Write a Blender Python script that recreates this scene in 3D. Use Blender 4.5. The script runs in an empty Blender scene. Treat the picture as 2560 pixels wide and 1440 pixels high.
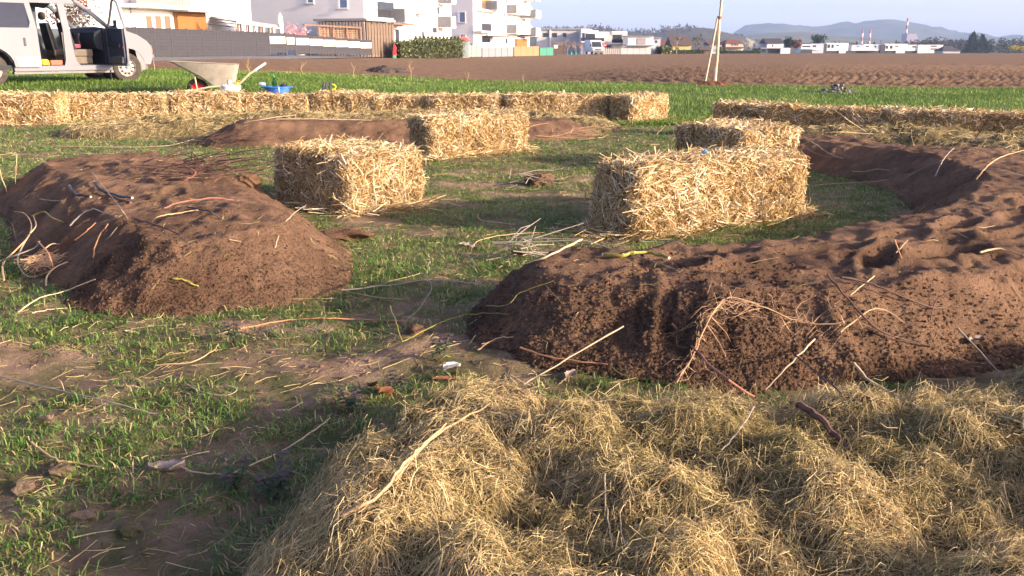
import bpy, bmesh, math, random
import numpy as np
from mathutils import Vector, Matrix

random.seed(7); RNG = np.random.default_rng(11)
SC = bpy.context.scene
COL = SC.collection

# ------------------------------------------------------------------ camera
FPX = 2200.0; YH = 118.0; EYE = 1.15
PITCH = math.atan((720 - YH) / FPX); CP, SP = math.cos(PITCH), math.sin(PITCH)
cam_d = bpy.data.cameras.new('camera'); cam = bpy.data.objects.new('camera', cam_d); COL.objects.link(cam)
cam.location = (0, 0, EYE); cam.rotation_euler = (math.pi/2 - PITCH, 0, 0)
cam_d.sensor_width = 36; cam_d.lens = 36*FPX/2560; cam_d.clip_start = 0.05; cam_d.clip_end = 20000
SC.camera = cam

# ------------------------------------------------------------------ sky + sun
SUN_EL = math.radians(14.5)
SUN_FROM = Vector((0.93, -0.367, 0)).normalized()
sun_dir = Vector((SUN_FROM.x*math.cos(SUN_EL), SUN_FROM.y*math.cos(SUN_EL), math.sin(SUN_EL)))
W = bpy.data.worlds.new('World'); SC.world = W; W.use_nodes = True
nt = W.node_tree; nt.nodes.clear()
sky = nt.nodes.new('ShaderNodeTexSky'); sky.sky_type = 'NISHITA'; sky.sun_disc = False
sky.sun_elevation = SUN_EL; sky.sun_rotation = math.atan2(SUN_FROM.x, SUN_FROM.y)
sky.altitude = 300; sky.air_density = 0.5; sky.dust_density = 2.9; sky.ozone_density = 1.0
bg = nt.nodes.new('ShaderNodeBackground'); bg.inputs[1].default_value = 0.15
wo = nt.nodes.new('ShaderNodeOutputWorld')
sky_tint = nt.nodes.new('ShaderNodeMix'); sky_tint.data_type = 'RGBA'; sky_tint.blend_type = 'MULTIPLY'; sky_tint.inputs[0].default_value = 1; sky_tint.inputs[7].default_value = (1.04, .92, 1.0, 1)   # lavender tint multiplied into the sky colour only
nt.links.new(sky.outputs[0], sky_tint.inputs[6]); nt.links.new(sky_tint.outputs[2], bg.inputs[0]); nt.links.new(bg.outputs[0], wo.inputs[0])
sd = bpy.data.lights.new('sun', 'SUN'); sd.energy = 3.5; sd.angle = math.radians(0.53); sd.color = (1.0, 0.80, 0.56)
so = bpy.data.objects.new('sun', sd); COL.objects.link(so)
so.rotation_euler = sun_dir.to_track_quat('Z', 'Y').to_euler(); so.location = (30, -20, 20)
SC.view_settings.view_transform = 'Standard'; SC.view_settings.look = 'None'
SC.view_settings.exposure = 1.6; SC.view_settings.gamma = 1.0

# ------------------------------------------------------------------ helpers
def sst(x, a=0.0, b=1.0):
    t = np.clip((np.asarray(x, float)-a)/(b-a), 0, 1); return t*t*(3-2*t)
def _hash(ix, iy, s):
    n = (ix.astype(np.int64)*374761393 + iy.astype(np.int64)*668265263 + s*982451653) & 0x7fffffff
    n = ((n ^ (n >> 13))*1274126177) & 0x7fffffff
    return ((n ^ (n >> 16)) & 0xffff)/65535.0
def vn(x, y, s=0):
    x = np.asarray(x, float); y = np.asarray(y, float)
    ix = np.floor(x); iy = np.floor(y); fx = x-ix; fy = y-iy
    fx = fx*fx*(3-2*fx); fy = fy*fy*(3-2*fy)
    a = _hash(ix, iy, s); b = _hash(ix+1, iy, s); c = _hash(ix, iy+1, s); d = _hash(ix+1, iy+1, s)
    return (a*(1-fx)+b*fx)*(1-fy)+(c*(1-fx)+d*fx)*fy
def fbm(x, y, s=0, o=4):
    r = 0; a = 0.5; f = 1.0
    for k in range(o): r = r + a*(vn(np.asarray(x)*f+k*17.3, np.asarray(y)*f-k*9.1, s+k)-0.5); a *= 0.5; f *= 2.03
    return r*2

def tag(o, label, cat, group=None):
    o['label'] = label; o['category'] = cat
    if group: o['group'] = group
    return o
def structure(o): o['kind'] = 'structure'; return o
def stuff(o): o['kind'] = 'stuff'; return o
def empty(name, loc=(0, 0, 0), rz=0.0, label=None, cat=None, group=None):
    o = bpy.data.objects.new(name, None); COL.objects.link(o); o.empty_display_size = 0.1
    o.location = loc; o.rotation_euler = (0, 0, rz)
    if label: tag(o, label, cat, group)
    return o
def mesh_np(name, V, F, mat, parent=None, rnd=None, smooth=False, loc=None, extra=None):
    """V (n,3); F list of int arrays (m,k)"""
    me = bpy.data.meshes.new(name); V = np.asarray(V, np.float32)
    me.vertices.add(len(V)); me.vertices.foreach_set('co', V.ravel())
    idx = []; st = []; c = 0
    for f in F:
        f = np.asarray(f, np.int32)
        if len(f) == 0: continue
        k = f.shape[1]; idx.append(f.ravel()); st.append(c+np.arange(len(f))*k); c += f.size
    idx = np.concatenate(idx).astype(np.int32); st = np.concatenate(st).astype(np.int32)
    me.loops.add(len(idx)); me.loops.foreach_set('vertex_index', idx)
    me.polygons.add(len(st)); me.polygons.foreach_set('loop_start', st)
    if smooth: me.polygons.foreach_set('use_smooth', np.ones(len(st), bool))
    me.update(calc_edges=True)
    if rnd is not None:
        at = me.attributes.new('rnd', 'FLOAT', 'POINT'); at.data.foreach_set('value', np.asarray(rnd, np.float32))
    for k, v in (extra or {}).items():
        at = me.attributes.new(k, 'FLOAT', 'POINT'); at.data.foreach_set('value', np.asarray(v, np.float32))
    me.materials.append(mat)
    o = bpy.data.objects.new(name, me); COL.objects.link(o)
    if parent: o.parent = parent
    if loc is not None: o.location = loc
    return o
def copy_tree(o, parent=None):
    c = o.copy(); COL.objects.link(c); c.parent = parent
    for ch in list(o.children): copy_tree(ch, c)
    return c

class MB:
    def __init__(s): s.v = []; s.f = []
    def add(s, vs, fs):
        b = len(s.v); s.v += [tuple(p) for p in vs]; s.f += [tuple(i+b for i in f) for f in fs]; return s
    def box(s, x0, x1, y0, y1, z0, z1):
        return s.add([(x0,y0,z0),(x1,y0,z0),(x1,y1,z0),(x0,y1,z0),(x0,y0,z1),(x1,y0,z1),(x1,y1,z1),(x0,y1,z1)],
                     [(3,2,1,0),(4,5,6,7),(0,1,5,4),(1,2,6,5),(2,3,7,6),(3,0,4,7)])
    def prism(s, poly, fn, t0, t1):
        """poly list of 2d; fn(a,b,t)->xyz"""
        n = len(poly)
        return s.add([fn(a, b, t0) for a, b in poly]+[fn(a, b, t1) for a, b in poly],
                     [tuple(range(n-1, -1, -1)), tuple(range(n, 2*n))]+[(i, (i+1) % n, n+(i+1) % n, n+i) for i in range(n)])
    def tube(s, pts, r, n=6, cap=True):
        pts = [Vector(p) for p in pts]; m = len(pts)
        rs = r if hasattr(r, '__len__') else [r]*m
        vs = []; up = None
        for i, p in enumerate(pts):
            d = (pts[min(i+1, m-1)]-pts[max(i-1, 0)])
            d = d.normalized() if d.length > 1e-9 else Vector((0, 0, 1))
            if up is None: up = Vector((0, 0, 1)) if abs(d.z) < .9 else Vector((1, 0, 0))
            a = d.cross(up).normalized(); b = a.cross(d).normalized(); up = b
            for k in range(n):
                t = 2*math.pi*k/n; vs.append(p+(a*math.cos(t)+b*math.sin(t))*rs[i])
        fs = [(i*n+k, i*n+(k+1) % n, (i+1)*n+(k+1) % n, (i+1)*n+k) for i in range(m-1) for k in range(n)]
        if cap: fs += [tuple(range(n-1, -1, -1)), tuple(range((m-1)*n, m*n))]
        return s.add(vs, fs)
    def lathe(s, prof, n=16, org=(0, 0, 0), ax='z', sx=1.0, sy=1.0, cap=True):
        vs = []
        for r, z in prof:
            for k in range(n):
                t = 2*math.pi*k/n; a, b = r*math.cos(t)*sx, r*math.sin(t)*sy
                p = (a, b, z) if ax == 'z' else ((a, z, b) if ax == 'y' else (z, a, b))
                vs.append((p[0]+org[0], p[1]+org[1], p[2]+org[2]))
        m = len(prof)
        fs = [(i*n+k, i*n+(k+1) % n, (i+1)*n+(k+1) % n, (i+1)*n+k) for i in range(m-1) for k in range(n)]
        if cap: fs += [tuple(range(n-1, -1, -1)), tuple(range((m-1)*n, m*n))]
        return s.add(vs, fs)
    def loft(s, rings, cap=True, closed=True):
        n = len(rings[0]); m = len(rings); vs = [p for r in rings for p in r]
        kk = n if closed else n-1
        fs = [(i*n+k, i*n+(k+1) % n, (i+1)*n+(k+1) % n, (i+1)*n+k) for i in range(m-1) for k in range(kk)]
        if cap: fs += [tuple(range(n-1, -1, -1)), tuple(range((m-1)*n, m*n))]
        return s.add(vs, fs)
    def build(s, name, mat, parent=None, loc=None, rz=None, smooth=False, bevel=0):
        me = bpy.data.meshes.new(name); me.from_pydata(s.v, [], s.f); me.update()
        bm = bmesh.new(); bm.from_mesh(me)
        bmesh.ops.recalc_face_normals(bm, faces=bm.faces)
        if bevel: bmesh.ops.bevel(bm, geom=list(bm.edges), offset=bevel, segments=2, affect='EDGES', profile=.6)
        bm.to_mesh(me); bm.free()
        me.materials.append(mat)
        o = bpy.data.objects.new(name, me); COL.objects.link(o)
        if parent: o.parent = parent
        if loc is not None: o.location = loc
        if rz is not None: o.rotation_euler = (0, 0, rz)
        if smooth:
            me.polygons.foreach_set('use_smooth', [True]*len(me.polygons))
            try: me.set_sharp_from_angle(angle=math.radians(40))
            except Exception: pass
        return o

# ------------------------------------------------------------------ materials
MATS = {}
def mat(name, col, rough=.8, var=.12, scale=8.0, metal=0.0, bump=0.0, bscale=60.0, col2=None, spec=.3, obj=True, trans=0.0, alpha=None, detail=6.0):
    """plain procedural material: base colour broken up by noise, optional bump"""
    if name in MATS: return MATS[name]
    m = bpy.data.materials.new(name); m.use_nodes = True; N = m.node_tree.nodes; L = m.node_tree.links
    b = N['Principled BSDF']; b.inputs['Roughness'].default_value = rough; b.inputs['Metallic'].default_value = metal
    b.inputs['Specular IOR Level'].default_value = spec
    tc = N.new('ShaderNodeTexCoord'); no = N.new('ShaderNodeTexNoise'); no.inputs['Scale'].default_value = scale
    no.inputs['Detail'].default_value = detail; L.new(tc.outputs['Object'], no.inputs['Vector'])
    cr = N.new('ShaderNodeValToRGB')
    c2 = col2 or tuple(min(1, c*(1+var)) for c in col); c1 = col if col2 else tuple(c*(1-var) for c in col)
    cr.color_ramp.elements[0].position = .3; cr.color_ramp.elements[1].position = .7
    cr.color_ramp.elements[0].color = (*c1, 1); cr.color_ramp.elements[1].color = (*c2, 1)
    L.new(no.outputs['Fac'], cr.inputs[0]); L.new(cr.outputs[0], b.inputs['Base Color'])
    if bump:
        n2 = N.new('ShaderNodeTexNoise'); n2.inputs['Scale'].default_value = bscale; n2.inputs['Detail'].default_value = 5
        L.new(tc.outputs['Object'], n2.inputs['Vector'])
        bp = N.new('ShaderNodeBump'); bp.inputs['Strength'].default_value = bump; bp.inputs['Distance'].default_value = .02
        L.new(n2.outputs['Fac'], bp.inputs['Height']); L.new(bp.outputs[0], b.inputs['Normal'])
    if trans: b.inputs['Transmission Weight'].default_value = trans
    if alpha is not None: b.inputs['Alpha'].default_value = alpha
    MATS[name] = m; return m
def mat_ramp(name, stops, rough=.7, trans=.0, spec=.2, noise=None):
    """colour from per-strand attribute 'rnd' (each straw / blade has its own colour)"""
    m = bpy.data.materials.new(name); m.use_nodes = True; N = m.node_tree.nodes; L = m.node_tree.links
    b = N['Principled BSDF']; b.inputs['Roughness'].default_value = rough; b.inputs['Specular IOR Level'].default_value = spec
    at = N.new('ShaderNodeAttribute'); at.attribute_name = 'rnd'
    cr = N.new('ShaderNodeValToRGB'); e = cr.color_ramp.elements
    e[0].position, e[0].color = stops[0][0], (*stops[0][1], 1); e[1].position, e[1].color = stops[-1][0], (*stops[-1][1], 1)
    for p, c in stops[1:-1]:
        q = e.new(p); q.color = (*c, 1)
    L.new(at.outputs['Fac'], cr.inputs[0])
    src = cr.outputs[0]
    if noise:
        tc = N.new('ShaderNodeTexCoord'); no = N.new('ShaderNodeTexNoise'); no.inputs['Scale'].default_value = noise[0]; no.inputs['Detail'].default_value = 4
        L.new(tc.outputs['Object'], no.inputs['Vector'])
        mr = N.new('ShaderNodeMapRange'); mr.inputs[1].default_value = .35; mr.inputs[2].default_value = .65
        mr.inputs[3].default_value = 0; mr.inputs[4].default_value = noise[2]
        L.new(no.outputs['Fac'], mr.inputs[0])
        mx = N.new('ShaderNodeMix'); mx.data_type = 'RGBA'; L.new(mr.outputs[0], mx.inputs[0]); L.new(src, mx.inputs[6]); mx.inputs[7].default_value = (*noise[1], 1)
        src = mx.outputs[2]
    L.new(src, b.inputs['Base Color'])
    if trans:
        tr = N.new('ShaderNodeBsdfTranslucent'); L.new(src, tr.inputs[0])
        ms = N.new('ShaderNodeMixShader'); ms.inputs[0].default_value = trans
        L.new(b.outputs[0], ms.inputs[1]); L.new(tr.outputs[0], ms.inputs[2]); L.new(ms.outputs[0], N['Material Output'].inputs[0])
    return m
def mat_soil(name, stops, scale, bump=.6, bscale=90, dist=.02):
    m = bpy.data.materials.new(name); m.use_nodes = True; N = m.node_tree.nodes; L = m.node_tree.links
    b = N['Principled BSDF']; b.inputs['Roughness'].default_value = .95; b.inputs['Specular IOR Level'].default_value = .1
    ge = N.new('ShaderNodeNewGeometry')
    n1 = N.new('ShaderNodeTexNoise'); n1.inputs['Scale'].default_value = scale; n1.inputs['Detail'].default_value = 9; n1.inputs['Roughness'].default_value = .65
    L.new(ge.outputs['Position'], n1.inputs['Vector'])
    cr = N.new('ShaderNodeValToRGB'); e = cr.color_ramp.elements
    e[0].position, e[0].color = stops[0][0], (*stops[0][1], 1); e[1].position, e[1].color = stops[-1][0], (*stops[-1][1], 1)
    for p, c in stops[1:-1]: e.new(p).color = (*c, 1)
    L.new(n1.outputs['Fac'], cr.inputs[0]); L.new(cr.outputs[0], b.inputs['Base Color'])
    n2 = N.new('ShaderNodeTexNoise'); n2.inputs['Scale'].default_value = bscale; n2.inputs['Detail'].default_value = 8; n2.inputs['Roughness'].default_value = .75
    L.new(ge.outputs['Position'], n2.inputs['Vector'])
    bp = N.new('ShaderNodeBump'); bp.inputs['Strength'].default_value = bump; bp.inputs['Distance'].default_value = dist
    L.new(n2.outputs['Fac'], bp.inputs['Height']); L.new(bp.outputs[0], b.inputs['Normal'])
    return m

# ------------------------------------------------------------------ terrain and picking
def T(x, y):
    """large ground shape: flat garden, a low rise to the back left, falling gently far away"""
    x = np.asarray(x, float); y = np.asarray(y, float)
    t = -x/np.maximum(y, 5.0)
    s = sst(t, .0, .36)
    z = s*(.42*sst(y, 14.2, 18.6)+.15*sst(y, 22, 55)*sst(y, 400, 150))
    z = z-.0055*np.where(y > 120, np.sqrt((y-120)**2+900)-30, 0)
    return z
def ray(px, py):
    a = (px-1280)/FPX; b = -(py-720)/FPX
    return np.array([a, CP+b*SP, -SP+b*CP])
def hit(px, py, H=T, tmax=900.0):
    d = ray(px, py); t = np.concatenate([np.arange(1.0, 30, .01), np.geomspace(30, tmax, 4000)])
    x, y, z = d[0]*t, d[1]*t, EYE+d[2]*t
    g = H(x, y); i = np.argmax(z <= g)
    if not (z <= g).any(): i = len(t)-1
    return Vector((x[i], y[i], g[i]))
def WP(px, py, d):
    """point on the ray of a pixel at ground distance d"""
    r = ray(px, py); t = d/r[1]; return Vector((r[0]*t, d, EYE+r[2]*t))
def at(px, d):
    """ground point under image column px at ground distance d"""
    a = (px-1280)/FPX
    z = 0.0
    for _ in range(4):
        zc = d*CP+(EYE-z)*SP; x = a*zc; z = float(T(x, d))
    return Vector((x, d, z))
# ------------------------------------------------------------------ garden heights
def poly_dist(x, y, pts):
    """distance to a polyline and position along it (0..n-1)"""
    x = np.asarray(x, float); y = np.asarray(y, float)
    best = np.full(x.shape, 1e9); par = np.zeros(x.shape)
    for i in range(len(pts)-1):
        ax, ay = pts[i][:2]; bx, by = pts[i+1][:2]; dx, dy = bx-ax, by-ay
        t = np.clip(((x-ax)*dx+(y-ay)*dy)/(dx*dx+dy*dy), 0, 1)
        d = np.hypot(x-ax-t*dx, y-ay-t*dy); m = d < best
        best = np.where(m, d, best); par = np.where(m, i+t, par)
    return best, par
def col_at(pts, par, k):
    return np.interp(par, np.arange(len(pts)), [p[k] for p in pts])
# centre line points: x, y, base half width, plateau half width, height
SOIL = [
    [(-1.53,4.42,.74,.34,.26),(-1.95,5.2,.86,.40,.27),(-2.55,6.2,.92,.48,.28),(-3.2,7.1,.95,.50,.28)],
    [(-3.15,11.1,.74,.2,.27),(-1.5,11.6,.72,.24,.23),(.55,12.25,.68,.26,.20)],
    [(.46,3.62,.66,.30,.26),(.85,3.55,.72,.36,.28),(1.6,3.75,.74,.40,.29),(2.4,4.25,.76,.40,.30),(3.1,5.0,.78,.36,.32),
     (3.65,6.0,.78,.36,.30),(3.86,7.2,.78,.34,.28),(3.66,8.4,.78,.3,.25),(3.28,9.4,.74,.26,.23)],
]
HAY = [
    [(.10,1.15,.66,.2,.22),(.10,1.95,.66,.2,.23),(.8,1.78,.72,.25,.23),(1.6,1.95,.76,.3,.22),(2.6,2.45,.76,.3,.20)],
    [(-5.2,12.35,.92,.3,.34),(-3.2,13.05,.85,.3,.33),(-.5,13.3,.8,.3,.30),(.85,13.05,.8,.25,.26)],
    [(3.5,11.2,.6,.2,.28),(4.6,10.5,.8,.3,.34),(5.55,9.3,.85,.3,.34),(6.0,7.6,.8,.3,.3)],
]
FEET = []   # footprints pressed into the plateau of the right-hand mound and the left one
_r = np.random.default_rng(3)
for (x0, y0, a) in [(.55,3.55,.2),(.8,3.7,.1),(1.0,3.48,.4),(1.3,3.78,.2),(1.55,3.6,.5),(1.8,3.98,.3),(1.95,3.7,.6),(2.2,4.3,.7),(2.35,4.0,.5),(2.6,4.5,.8),(2.75,4.25,.6),(2.95,4.95,.9),
                    (-1.55,4.55,1.9),(-1.75,5.0,2.1),(-2.1,5.35,2.0),(-2.3,5.9,2.2),(-2.6,6.2,2.0),(-2.9,6.9,2.2),(-3.1,6.6,2.0)]:
    FEET.append((x0+_r.normal(0,.03), y0+_r.normal(0,.03), a+_r.normal(0,.25), _r.uniform(.13,.2), _r.uniform(.06,.085), _r.uniform(.018,.038)))
def soil_h(k, x, y):
    pts = SOIL[k]; x = np.asarray(x, float); y = np.asarray(y, float)
    wx = x+.10*fbm(x*2.2, y*2.2, 40+k); wy = y+.10*fbm(x*2.2, y*2.2, 50+k)
    d, par = poly_dist(wx, wy, pts)
    Wb = col_at(pts, par, 2); Wp = col_at(pts, par, 3); Hh = col_at(pts, par, 4)
    t = np.clip((Wb-d)/(Wb-Wp), 0, 1)
    h = Hh*np.where(t < .96, t/.98, 1-.0204*((1-t)/.04)**2)
    slope = 4*t*(1-t)
    gul = fbm(par*9+d*1.0, d*1.4, 60+k, 3)
    h = h+slope*gul*.045+t*(fbm(x*2.2, y*2.2, 70+k, 2)*.02+fbm(x*11, y*11, 71+k, 3)*.02)+(.25+slope)*np.minimum(t*3, 1)*(fbm(x*23+.3*y, y*21-.4*x, 73+k, 3)*.014+np.maximum(fbm(x*9.7+.5*y, y*8.9-.6*x, 75+k, 3), 0)*.03)
    if k != 1:
        for (fx, fy, a, L, Wd, dp) in FEET:
            if fx < 0: dp *= .45
            c, s = math.cos(a), math.sin(a); u = (x-fx)*c+(y-fy)*s; v = -(x-fx)*s+(y-fy)*c
            q = (u/L)**2+(v/Wd)**2
            h = h-dp*np.exp(-q**2)*t+.016*np.exp(-((np.sqrt(q)-1.35)/.3)**2)*t
    return np.where(t > 0, np.maximum(h, 0), 0)
_clump = {}
def hay_h(k, x, y):
    pts = HAY[k]; x = np.asarray(x, float); y = np.asarray(y, float)
    wx = x+.12*fbm(x*2.5, y*2.5, 80+k); wy = y+.12*fbm(x*2.5, y*2.5, 90+k)
    d, par = poly_dist(wx, wy, pts)
    Wb = col_at(pts, par, 2); Wp = col_at(pts, par, 3); Hh = col_at(pts, par, 4)
    t = np.clip((Wb-d)/(Wb-Wp), 0, 1)
    base = Hh*np.sqrt(np.clip(t*(2-t), 0, 1))*.50
    if k not in _clump:
        r = np.random.default_rng(100+k); P = []
        for i in range(len(pts)-1):
            L = math.hypot(pts[i+1][0]-pts[i][0], pts[i+1][1]-pts[i][1])
            for _ in range(int(L*(40 if k == 0 else 22))):
                u = r.random(); cx = pts[i][0]+(pts[i+1][0]-pts[i][0])*u; cy = pts[i][1]+(pts[i+1][1]-pts[i][1])*u
                P.append((cx+r.uniform(-.62,.62), cy+r.uniform(-.62,.62), r.uniform(.06,.16), r.uniform(.35,1.0)))
        _clump[k] = P
    top = np.zeros(x.shape)
    lump = .12 if k == 0 else .07
    ux = x+.07*fbm(x*6, y*6, 181+k, 3); uy = y+.07*fbm(x*6, y*6, 191+k, 3)
    for (cx, cy, R, a) in _clump[k]:
        q = ((ux-cx)**2+(uy-cy)**2)/(R*R)
        m = q < 2.2
        if m.any():
            top = np.maximum(top, np.where(m, a*lump*(R/.13)*np.clip(1-q/2.0, 0, 1)**.6, 0))
    h = base+top*sst(t, 0, .35)+t*(fbm(x*9, y*9, 95+k, 3)*.06+fbm(x*3, y*3, 97+k, 2)*.06)
    return np.where(t > 0, np.maximum(h, 0), 0)
def G(x, y):
    x = np.asarray(x, float); y = np.asarray(y, float)
    nb = sst(y, 16, 13)
    return T(x, y)+nb*(fbm(x*.9, y*.9, 5, 3)*.035+fbm(x*5, y*5, 6, 3)*.024+np.abs(fbm(x*13+.4*y, y*12-.5*x, 8, 3))*.026*sst(y, 7, 3))
class Field:
    """a height function sampled on a grid, looked up bilinearly"""
    def __init__(s, fn, x0, x1, y0, y1, step):
        s.x0, s.y0, s.st = x0, y0, step
        s.X = np.arange(x0, x1, step); s.Y = np.arange(y0, y1, step)
        gx, gy = np.meshgrid(s.X, s.Y); s.h = fn(gx, gy)
    def __call__(s, x, y):
        u = np.clip((np.asarray(x)-s.x0)/s.st, 0, len(s.X)-1.001); v = np.clip((np.asarray(y)-s.y0)/s.st, 0, len(s.Y)-1.001)
        i = u.astype(int); j = v.astype(int); a = u-i; b = v-j
        r = (s.h[j,i]*(1-a)+s.h[j,i+1]*a)*(1-b)+(s.h[j+1,i]*(1-a)+s.h[j+1,i+1]*a)*b
        out = (np.asarray(x) < s.x0) | (np.asarray(x) > s.X[-1]) | (np.asarray(y) < s.y0) | (np.asarray(y) > s.Y[-1])
        return np.where(out, 0, r)
def bounds(pts, m=1.0):
    xs = [p[0] for p in pts]; ys = [p[1] for p in pts]; return min(xs)-m, max(xs)+m, min(ys)-m, max(ys)+m
FS = [Field(lambda x, y, k=k: soil_h(k, x, y), *bounds(SOIL[k]), [.014,.03,.014][k]) for k in range(3)]
FH = [Field(lambda x, y, k=k: hay_h(k, x, y), *bounds(HAY[k]), [.014,.03,.03][k]) for k in range(3)]
def HS(x, y):   # surface of everything that lies on the garden
    h = np.zeros(np.shape(x))
    for f in FS+FH: h = np.maximum(h, f(x, y))
    return G(x, y)+h
def cover(x, y):
    h = np.zeros(np.shape(x))
    for f in FS+FH: h = np.maximum(h, f(x, y))
    return h

# ------------------------------------------------------------------ ground sheets
def sheet(name, xs, ys, fn, m, smooth=True):
    gx, gy = np.meshgrid(xs, ys); z = fn(gx, gy)
    V = np.stack([gx, gy, z], -1).reshape(-1, 3); n, k = len(ys), len(xs)
    i = np.arange(n*k).reshape(n, k)
    F = np.stack([i[:-1,:-1], i[:-1,1:], i[1:,1:], i[1:,:-1]], -1).reshape(-1, 4)
    return structure(mesh_np(name, V, [F], m, smooth=smooth))
def axis(a, b, step, grow=1.12, far=6000):
    c = list(np.arange(a, b+step/2, step)); s = step; x = c[-1]
    while x < far: s *= grow; x += s; c.append(x)
    s = step; x = c[0]; l = []
    while x > -far: s *= grow; x -= s; l.append(x)
    return np.array(l[::-1]+c)
M_GROUND = mat_soil('meadow_ground', [(.3,(.10,.085,.05)),(.5,(.09,.11,.045)),(.7,(.13,.13,.06))], .05, .3, 3)
M_PLOT = mat_soil('garden_soil', [(.28,(.155,.105,.073)),(.45,(.265,.178,.12)),(.6,(.35,.24,.165)),(.75,(.42,.30,.21))], 3.2, 1.0, 55, .025)
def add_patches(m, col, scale, lo, hi):
    N = m.node_tree.nodes; L = m.node_tree.links; b = N['Principled BSDF']; src = b.inputs['Base Color'].links[0].from_socket; ge = N.new('ShaderNodeNewGeometry'); no = N.new('ShaderNodeTexNoise'); no.inputs['Scale'].default_value = scale; no.inputs['Detail'].default_value = 8; no.inputs['Roughness'].default_value = .7
    L.new(ge.outputs['Position'], no.inputs['Vector']); mr = N.new('ShaderNodeMapRange'); mr.inputs[1].default_value = lo; mr.inputs[2].default_value = hi; L.new(no.outputs['Fac'], mr.inputs[0])
    mx = N.new('ShaderNodeMix'); mx.data_type = 'RGBA'; L.new(mr.outputs[0], mx.inputs[0]); L.new(src, mx.inputs[6]); mx.inputs[7].default_value = (*col, 1); L.new(mx.outputs[2], b.inputs['Base Color'])
add_patches(M_PLOT, (.105,.115,.045), 2.3, .44, .60)
M_MOUND = mat_soil('dark_compost', [(.25,(.097,.056,.036)),(.45,(.174,.105,.066)),(.6,(.248,.152,.094)),(.8,(.32,.20,.125))], 2.4, 1.0, 60, .03)
M_WHEATSOIL = mat_soil('wheat_field_soil', [(.3,(.06,.075,.028)),(.55,(.075,.11,.035)),(.75,(.10,.10,.05))], .8, .5, 14)
M_PLOUGH = mat_soil('ploughed_soil', [(.25,(.125,.076,.043)),(.45,(.185,.116,.068)),(.6,(.235,.15,.09)),(.8,(.29,.19,.118))], 2.2, 1.0, 11, .05)
M_ASPH = mat_soil('asphalt', [(.3,(.17,.165,.165)),(.7,(.23,.22,.22))], 1.2, .2, 30)
sheet('ground', axis(-60, 60, 3, 1.10, 7000), np.concatenate([np.arange(-40, 150, 2.0), np.geomspace(150, 7500, 60)]), lambda x, y: T(x, y)-.06, M_GROUND)
xs = np.concatenate([np.arange(-10, -2.6, .08), np.arange(-2.6, .8, .032), np.arange(.8, 9.5, .11)])
ys = np.concatenate([np.arange(.2, 1.2, .05), np.arange(1.2, 4, .028), np.arange(4, 8, .04), np.arange(8, 15.2, .08)])
sheet('garden_ground', xs, ys, G, M_PLOT)
# wheat strip: from behind the bales to the edge of the ploughed land
EDGE = [(-900,150),(-200,165),(370,174),(600,178.5),(1000,192),(1500,206.5),(2000,215.5),(2560,222.5),(3400,231)]
edge_w = [hit(px, py) for px, py in EDGE]
EX = np.array([p.x for p in edge_w]); EY = np.array([p.y for p in edge_w])
def edge_y(x): return np.interp(x, EX, EY)+.35*fbm(np.asarray(x)*.6, 0*np.asarray(x), 33, 3)
u = np.linspace(0, 1, 60); xw = np.linspace(-24, 24, 160)
gx, gu = np.meshgrid(xw, u); gy = 13.8+gu*(edge_y(gx)+.25-13.8)
z = T(gx, gy)+.012+fbm(gx*1.5, gy*1.5, 14, 3)*.03*sst(gu, 0, .1)
i = np.arange(gx.size).reshape(gx.shape)
structure(mesh_np('wheat_field', np.stack([gx, gy, z], -1).reshape(-1, 3), [np.stack([i[:-1,:-1], i[:-1,1:], i[1:,1:], i[1:,:-1]], -1).reshape(-1, 4)], M_WHEATSOIL, smooth=True))
# ploughed field: columns fan out over the land, furrows run away to the back left
FARE = [(-900,160),(250,158),(372,155.3),(745,149),(1000,142.8),(1300,139.3),(1600,136.3),(1800,134.6),(2000,134.0),(2560,135.2),(3400,137)]
far_w = {px: hit(px, py) for px, py in FARE}
cols = np.unique(np.concatenate([np.linspace(-700, 200, 40), np.linspace(200, 2760, 470), np.linspace(2760, 3300, 30)]))
nr = 210
GX = np.zeros((nr, len(cols))); GY = np.zeros_like(GX)
fk = sorted(far_w)
for j, c in enumerate(cols):
    nx = np.interp(c, [e[0] for e in EDGE], EX); ny = edge_y(nx)
    fx = np.interp(c, fk, [far_w[k].x for k in fk]); fy = np.interp(c, fk, [far_w[k].y for k in fk])
    tt = (np.geomspace(1, 9, nr)-1)/8
    GX[:, j] = nx+(fx-nx)*tt; GY[:, j] = ny+(fy-ny)*tt
def plough_z(x, y):
    u = (x*.955+y*.29); v = -x*.29+y*.955
    right = sst(x/np.maximum(y, 1), -.06, .22)
    fade = sst(y, 75, 30)
    row = np.abs(np.sin(u*math.pi/.46+.5*fbm(x*.35, y*.35, 21, 3)*1.2))
    z = right*fade*(.13*(1-row)*(.6+.8*(.5+fbm(x*3.5, y*3.5, 25, 2))))
    z = z+fade*(fbm(x*1.7, y*1.7, 22, 3)*.03+np.abs(fbm(x*6.5, y*6.5, 23, 2))*.04)+fbm(x*.12, y*.12, 24, 2)*.08*sst(y, 40, 90)
    return T(x, y)+.03+z
GZ = plough_z(GX, GY)
e0 = sst(np.arange(nr)/nr, 0, .02)[:, None]; GZ = GZ*e0+(T(GX, GY)+.015)*(1-e0)
i = np.arange(GX.size).reshape(GX.shape)
structure(mesh_np('ploughed_field', np.stack([GX, GY, GZ], -1).reshape(-1, 3), [np.stack([i[:-1,:-1], i[:-1,1:], i[1:,1:], i[1:,:-1]], -1).reshape(-1, 4)], M_PLOUGH, smooth=False))
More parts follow.
